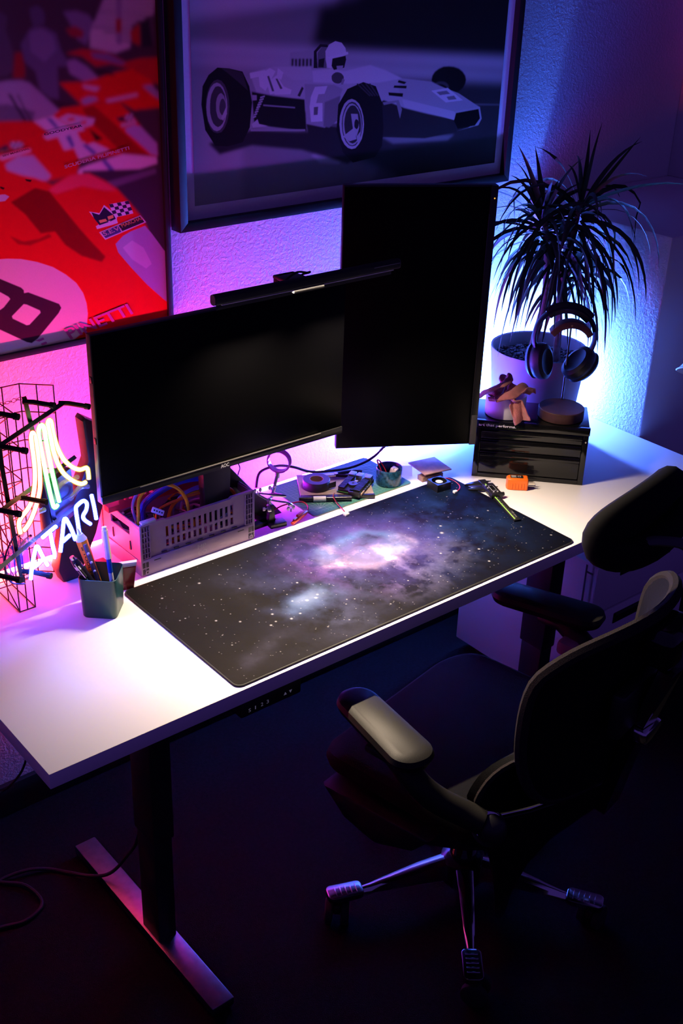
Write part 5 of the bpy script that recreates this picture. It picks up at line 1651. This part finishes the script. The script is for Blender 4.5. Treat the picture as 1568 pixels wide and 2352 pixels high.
def leaf(p, az, el, L, w, droop, twist):
    n = 9
    pos = Vector(p); pts = [pos.copy()]
    d = Vector((math.cos(az) * math.cos(el), math.sin(az) * math.cos(el), math.sin(el)))
    for i in range(n):
        d = (d + Vector((0, 0, -droop * (.3 + i / n)))).normalized()
        pos = pos + d * (L / n)
        if pos.z < 1.30 and pos.x > 1.465:
            pos.x = 1.465
        if pos.y > .655:
            pos.y = .655
        pos.z = max(pos.z, .985)
        pts.append(pos.copy())
    t = bmesh.new(); prev = None
    for i, q in enumerate(pts):
        s = i / n
        dd_ = (pts[min(i + 1, n)] - pts[max(i - 1, 0)]).normalized()
        side = dd_.cross(Vector((math.sin(twist), math.cos(twist), .8))).normalized()
        nr = side.cross(dd_)
        ww = w * (min(1, .55 + s * 2.2) if s < .3 else (1 - ((s - .3) / .7) ** 1.6)) * .5 + .0003
        row = [t.verts.new(q - PO + side * ww - nr * ww * .25), t.verts.new(q - PO), t.verts.new(q - PO - side * ww - nr * ww * .25)]
        if prev:
            for j in range(2):
                t.faces.new((prev[j], prev[j + 1], row[j + 1], row[j])).smooth = True
        prev = row
    b = BM(); merge(b, t)
    finish('leaf', b, leaf_m, pot)


rn = random.Random(21)
HEADS = [((1.220, .472, 1.285), 58, .27, (-35, 78)), ((1.292, .418, 1.315), 64, .30, (-35, 76)), ((1.257, .444, 1.245), 36, .25, (-40, 55)), ((1.308, .413, 1.185), 30, .20, (-35, 70))]
for hp_, n, L0, (e0, e1_) in HEADS:
    for k in range(n):
        t_ = k / n
        az = k * 2.39996 + rn.uniform(-.2, .2)
        el = rad(e0 + (e1_ - e0) * (t_ ** 1.1) + rn.uniform(-8, 8))
        off = Vector((math.cos(az), math.sin(az), 0)) * .006 + Vector((0, 0, -.05 + .075 * t_))
        L = L0 * rn.uniform(.72, 1.12) * (1.0 if t_ < .8 else .62)
        leaf(Vector(hp_) + off, az, el, L, rn.uniform(.0080, .0118), rn.uniform(.30, .58) * (1 if t_ < .88 else .35), rn.uniform(0, 6.28))
for hp_, az, el, L, dr_ in (((1.30, .41, 1.34), -45, 58, .19, .02), ((1.225, .47, 1.30), 150, 70, .19, .08), ((1.225, .468, 1.30), 120, 78, .17, .05), ((1.30, .412, 1.34), -50, 28, .25, .09), ((1.295, .418, 1.34), 40, 72, .17, .08)):
    leaf(hp_, rad(az), rad(el), L, .013, dr_, .5)

# ------------------------------------------------------------------ office chair (local: x right, y forward, z up)
ch = thing('office_chair', 'black ergonomic office chair with chrome base pushed up to the desk', 'chair', (.53, -.095, 0), rad(11))
fab = mat('black_seat_fabric', (.004, .004, .005), .95, bump=.4, bscale=600, spec=.1)
mesh_m = mat('black_mesh_fabric', (.004, .004, .005), .9, bump=.5, bscale=900, spec=.1)
arm_m = mat('soft_arm_rubber', (.012, .0115, .011), .45, spec=.14, bump=.12, bscale=900)
blk_pl = mat('chair_black_nylon', (.010, .010, .011), .42)
dchrome = mat('dark_chrome', (.42, .42, .45), .16, 1.0)


def loft(b, secs, smooth=True, close=True):
    t = bmesh.new()
    rings = [[t.verts.new(p) for p in s] for s in secs]
    n = len(rings[0])
    for A_, B_ in zip(rings[:-1], rings[1:]):
        for j in range(n if close else n - 1):
            t.faces.new((A_[j], A_[(j + 1) % n], B_[(j + 1) % n], B_[j])).smooth = smooth
    if close:
        t.faces.new(rings[0][::-1]); t.faces.new(rings[-1])
    bmesh.ops.recalc_face_normals(t, faces=t.faces)
    return merge(b, t)


# seat cushion
b = BM(); secs = []
for z, g in ((.392, -.012), (.400, -.003), (.418, .0), (.432, -.004), (.440, -.018)):
    secs.append([(x, y, z + (.010 * (abs(x) / .26) ** 2 - (.03 * max(0, (y - .12) / .12) ** 2 if y > .12 else 0)) * (1 if z > .41 else .6)) for x, y in rrect(-.255 - g, .255 + g, -.215 - g, .235 + g, .085, 8)])
loft(b, secs); finish('seat', b, fab, ch)
b = BM(); prism(b, [(.215, .385), (.19, .350), (.06, .300), (-.03, .290), (-.12, .330), (-.20, .385)], -.20, .20, 'yz', bev=.012); finish('seat_shell', b, blk_pl, ch)
b = BM(); prism(b, [(.19, .37), (.13, .315), (.05, .295), (-.04, .33), (-.08, .38)], -.268, -.200, 'yz', bev=.008); finish('slide_cover', b, blk_pl, ch)
# mechanism, column
b = BM(); box(b, -.075, .075, -.14, .10, .235, .295, .02); finish('tilt_mechanism', b, blk_pl, ch)
b = BM(); tube(b, [(0, 0, .07), (0, 0, .17)], .030, 20); tube(b, [(0, 0, .16), (0, 0, .245)], .016, 16); finish('gas_column', b, black_gloss, ch)
b = BM(); tube(b, smooth_path([(.07, .0, .27), (.16, .01, .27), (.24, .02, .265)]), .005, 8); blob(b, (.245, .02, .265), (.018, .010, .006)); finish('lever', b, blk_pl, ch)
# five-star base
angs = [147, 219, 291, 3, 75]
b = BM(); lathe(b, [(0, .045), (.045, .045), (.050, .06), (.048, .105), (.034, .112), (0, .112)], 28); finish('base_hub', b, black_gloss, ch)
for a_ in angs:
    A_ = rad(a_)
    mx = Matrix.Rotation(A_, 4, 'Z')
    b = BM(); secs = []
    for r, hw_, zt, zb in ((.035, .024, .108, .060), (.10, .020, .100, .062), (.17, .0155, .086, .060), (.215, .012, .076, .058), (.235, .010, .073, .058)):
        secs.append([(r, -hw_, zb + .004), (r, -hw_ * .8, zt - .004), (r, -hw_ * .35, zt), (r, hw_ * .35, zt), (r, hw_ * .8, zt - .004), (r, hw_, zb + .004), (r, hw_ * .6, zb), (r, -hw_ * .6, zb)])
    loft(b, secs); bmesh.ops.transform(b, matrix=mx, verts=b.verts); lg = finish('base_leg', b, chrome, ch)
    b = BM(); prism(b, [(x, y) for x, y in rrect(.232, .312, -.021, .021, .012, 5)], .060, .0755, 'xy', bev=.003); bmesh.ops.transform(b, matrix=mx, verts=b.verts); fp = finish('foot_pad', b, dchrome, lg)
    for k in range(5):
        b = BM(); xx = .246 + k * .0115; box(b, xx, xx + .0022, -.013, .013, .0752, .0768, .0006); bmesh.ops.transform(b, matrix=mx, verts=b.verts); finish('tread_rib', b, chrome, lg)
    b = BM(); tube(b, [(.288, 0, .035), (.288, 0, .062)], .0075, 8)
    sw = Matrix.Translation(mx @ Vector((.288, 0, 0))) @ Matrix.Rotation(A_ + rad(70), 4, 'Z')
    bmesh.ops.transform(b, matrix=mx, verts=b.verts)
    box(b, -.012, .022, -.010, .010, .026, .052, .006, mx=sw)
    cs = finish('caster', b, blk_pl, ch)
    for s in (-1, 1):
        b = BM(); lathe(b, [(0, -.0085), (.024, -.0085), (.0275, -.006), (.0278, .006), (.024, .0085), (0, .0085)], 22, sw @ X((.010, s * .0175, .0278), rx=rad(90))); finish('wheel', b, black_rubber, cs)

# backrest: curved panel, piping, spine
def back_pt(u, z):
    return (u, -.300 + .085 * (u / .22) ** 2 - .16 * (z - .62) * .35 - (.03 if z > .8 else 0) * (z - .8) / .1, z)


def back_outline():
    out = []
    for u, z in ((-.165, .525), (-.205, .60), (-.218, .70), (-.212, .79), (-.175, .850), (-.10, .880), (0, .888), (.10, .880), (.175, .850), (.212, .79), (.218, .70), (.205, .60), (.165, .525), (.08, .515), (-.08, .515)):
        out.append((u, z))
    return out


ol = smooth_path([(u, 0, z) for u, z in back_outline()], 4, closed=True)
b = BM(); t = bmesh.new(); rings = []
cz_ = .70
for k in (1.0, .8, .55, .3):
    rings.append([(p.x * k, cz_ + (p.z - cz_) * k) for p in ol])
fr = [[t.verts.new(Vector(back_pt(u, z)) + Vector((0, .012, 0))) for u, z in rg_] for rg_ in rings]
bk = [[t.verts.new(Vector(back_pt(u, z)) - Vector((0, .012, 0))) for u, z in rg_] for rg_ in rings]
n = len(ol)
for S_ in (fr, bk):
    for A_, B_ in zip(S_[:-1], S_[1:]):
        for j in range(n):
            t.faces.new((A_[j], A_[(j + 1) % n], B_[(j + 1) % n], B_[j])).smooth = True
    c_ = t.verts.new(Vector(back_pt(0, cz_)) + Vector((0, .012 if S_ is fr else -.012, 0)))
    for j in range(n):
        t.faces.new((S_[-1][j], S_[-1][(j + 1) % n], c_)).smooth = True
for j in range(n):
    t.faces.new((fr[0][j], fr[0][(j + 1) % n], bk[0][(j + 1) % n], bk[0][j])).smooth = True
bmesh.ops.recalc_face_normals(t, faces=t.faces)
merge(b, t); br = finish('backrest', b, mesh_m, ch)
b = BM(); tube(b, [Vector(back_pt(p.x * 1.01, cz_ + (p.z - cz_) * 1.01)) for p in ol], .0125, 8, closed=True); finish('piping', b, mat('grey_piping', (.022, .018, .019), .95, bump=1.0, bscale=800, spec=.1), br)
# lumbar pad low on the back
b = BM(); lo_ = smooth_path([(-.235, 0, .49), (-.238, 0, .545), (-.20, 0, .592), (-.12, 0, .60), (.12, 0, .60), (.20, 0, .592), (.238, 0, .545), (.235, 0, .49), (.12, 0, .465), (-.12, 0, .465)], 4, closed=True)
lpt = lambda p, dy: (p.x, -.255 + .10 * (p.x / .24) ** 2 + dy, p.z)
loft(b, [[Vector(lpt(p, -.012)) * 1 for p in lo_], [Vector(lpt(p, .0)) for p in lo_], [Vector(lpt(p, .012)) for p in lo_]]); finish('lumbar_pad', b, mesh_m, ch)
b = BM(); tube(b, [Vector(lpt(p, -.010)) for p in lo_], .006, 6, closed=True); finish('lumbar_piping', b, mat('grey_piping', (.022, .018, .019), .95), ch)
# chrome yoke arms from hubs to the spine
for s in (-1, 1):
    h0, h1_ = Vector((s * .250, -.185, 0)), Vector((s * .010, -.300, 0))
    yk = [(-.05, .500), (.10, .492), (.35, .485), (.65, .488), (.92, .500), (1.0, .515), (1.0, .448), (.80, .425), (.55, .395), (.38, .350), (.28, .290), (.24, .235), (.19, .225), (.15, .300), (.08, .380), (.0, .450)]
    t = bmesh.new()
    nrm = Vector((h1_.y - h0.y, -(h1_.x - h0.x), 0)).normalized() * .010
    A_ = [t.verts.new(h0.lerp(h1_, k) + Vector((0, 0, z)) + nrm) for k, z in yk]; B_ = [t.verts.new(h0.lerp(h1_, k) + Vector((0, 0, z)) - nrm) for k, z in yk]
    f1 = t.faces.new(A_); f2 = t.faces.new(B_[::-1])
    for j in range(len(yk)):
        t.faces.new((A_[j], A_[(j + 1) % len(yk)], B_[(j + 1) % len(yk)], B_[j]))
    bmesh.ops.recalc_face_normals(t, faces=t.faces)
    bmesh.ops.bevel(t, geom=[e for f in (f1, f2) for e in f.edges], offset=.005, segments=2, profile=.5, affect='EDGES', clamp_overlap=True)
    b = BM(); merge(b, t); ya = finish('yoke_arm', b, black_gloss, ch)
    for crv, rr in ((yk[0:6], .0032), (yk[6:12], .0042)):
        b = BM(); tube(b, smooth_path([h0.lerp(h1_, k) + Vector((0, 0, z)) for k, z in crv], 5), rr, 8); finish('chrome_edge', b, chrome, ya)
b = BM(); loft(b, [[(-.030, -.315, .43), (.030, -.315, .43), (.026, -.290, .43), (-.026, -.290, .43)], [(-.032, -.335, .55), (.032, -.335, .55), (.028, -.312, .55), (-.028, -.312, .55)], [(-.034, -.365, .68), (.034, -.365, .68), (.030, -.340, .68), (-.030, -.340, .68)], [(-.036, -.392, .79), (.036, -.392, .79), (.030, -.365, .79), (-.030, -.365, .79)]], smooth=False); finish('spine', b, black_gloss, ch)
b = BM(); loft(b, [[(-.037, -.362, .665), (.0, -.368, .665), (.0, -.345, .665), (-.035, -.340, .665)], [(-.041, -.398, .795), (.0, -.400, .795), (.0, -.372, .795), (-.038, -.370, .795)]], smooth=False); finish('spine_band', b, dchrome, ch)
b = BM(); box(b, -.045, .02, -.375, -.340, .632, .662, .008); finish('height_knob', b, chrome, ch)
b = BM(); box(b, -.10, .10, -.345, -.318, .66, .755, .008); finish('back_mount', b, blk_pl, ch)
# headrest ring on its bracket
b = BM(); hc = Vector((.092, -.262, 1.005)); rp_ = []
hm_ = Matrix.Translation(hc) @ Matrix.Rotation(rad(-14), 4, 'X')
for k in range(36):
    a_ = 2 * math.pi * k / 36
    rp_.append(hm_ @ Vector((.135 * math.copysign(abs(math.cos(a_)) ** .75, math.cos(a_)), .035 * math.cos(a_) ** 2, .042 * math.copysign(abs(math.sin(a_)) ** .85, math.sin(a_)))))
tube(b, rp_, .031, 12, closed=True); finish('headrest', b, mat('headrest_foam', (.004, .004, .005), .9, spec=.1), ch)
b = BM(); loft(b, [[hm_ @ Vector((.115 * math.cos(2 * math.pi * k / 24), dy + .02 * math.cos(2 * math.pi * k / 24) ** 2, .034 * math.sin(2 * math.pi * k / 24))) for k in range(24)] for dy in (-.008, .008)]); finish('headrest_panel', b, mesh_m, ch)
b = BM(); tube(b, smooth_path([(.03, -.272, .985), (.05, -.30, .99), (.06, -.345, .99), (.04, -.385, .95), (.0, -.392, .86), (.0, -.385, .78)]), .013, 10, flat=.6); finish('headrest_bracket', b, mat('bracket_nylon', (.06, .058, .06), .6), ch)
b = BM(); box(b, -.055, .055, -.395, -.335, .80, .875, .018, 3); finish('headrest_mount', b, black_gloss, ch)
# arm rests
for s, fx, fy, bx_, by_ in ((-1, -.262, .135, -.345, -.098), (1, .325, .180, .365, -.075)):
    F_, B2 = Vector((fx, fy, 0)), Vector((bx_, by_, 0))
    ax = (B2 - F_); Ln = ax.length; ax.normalize(); sd = Vector((-ax.y, ax.x, 0))
    b = BM(); secs = []
    for z, g in ((.598, -.018), (.606, -.006), (.620, .0), (.630, -.004), (.636, -.016)):
        ring = []
        for x, y in rrect(-g - .004, Ln + g + .004, -.046 - g, .046 + g, .042 + g, 8):
            tpr = 1 - .12 * (1 - x / Ln)
            ring.append(F_ + ax * x + sd * y * tpr + Vector((0, 0, z + .006 * (x / Ln) - (.05 if s > 0 else 0))))
        secs.append(ring)
    loft(b, secs); finish('arm_pad', b, arm_m, ch)
    m_ = F_.lerp(B2, .62)
    b = BM(); tube(b, smooth_path([(m_.x, m_.y, .600), (s * .325, -.075, .565), (s * .305, -.11, .530), (s * .275, -.15, .500), (s * .262, -.178, .488)]), 0, 12, radii=None) if False else tube(b, smooth_path([(m_.x, m_.y, .602 - (.05 if s > 0 else 0)), (s * .325, -.075, .565 - (.05 if s > 0 else 0)), (s * .305, -.11, .530 - (.03 if s > 0 else 0)), (s * .275, -.15, .502), (s * .258, -.182, .488)]), .025, 12); finish('arm_tube', b, arm_m, ch)
    b = BM(); box(b, m_.x - .03, m_.x + .03, m_.y - .05, m_.y + .04, .585 - (.05 if s > 0 else 0), .602 - (.05 if s > 0 else 0), .006); finish('arm_slide', b, blk_pl, ch)
    b = BM(); lathe(b, [(.018, -.007), (.027, -.007), (.029, -.004), (.029, .004), (.027, .007), (.018, .007)], 28, X((s * .252, -.190, .484), rz=rad(20 * -s), ry=rad(70 * s), rx=rad(25))); finish('hub_ring', b, chrome, ch)
    b = BM(); blob(b, (s * .245, -.190, .470), (.030, .035, .038), 3); finish('arm_hub', b, blk_pl, ch)
b = BM(); box(b, .285, .33, -.06, -.01, .500, .535, .010); finish('arm_button', b, mat('magenta_lit_plastic', (.30, .12, .16), .4), ch)  # magenta light on the arm pivot put into the plastic's colour
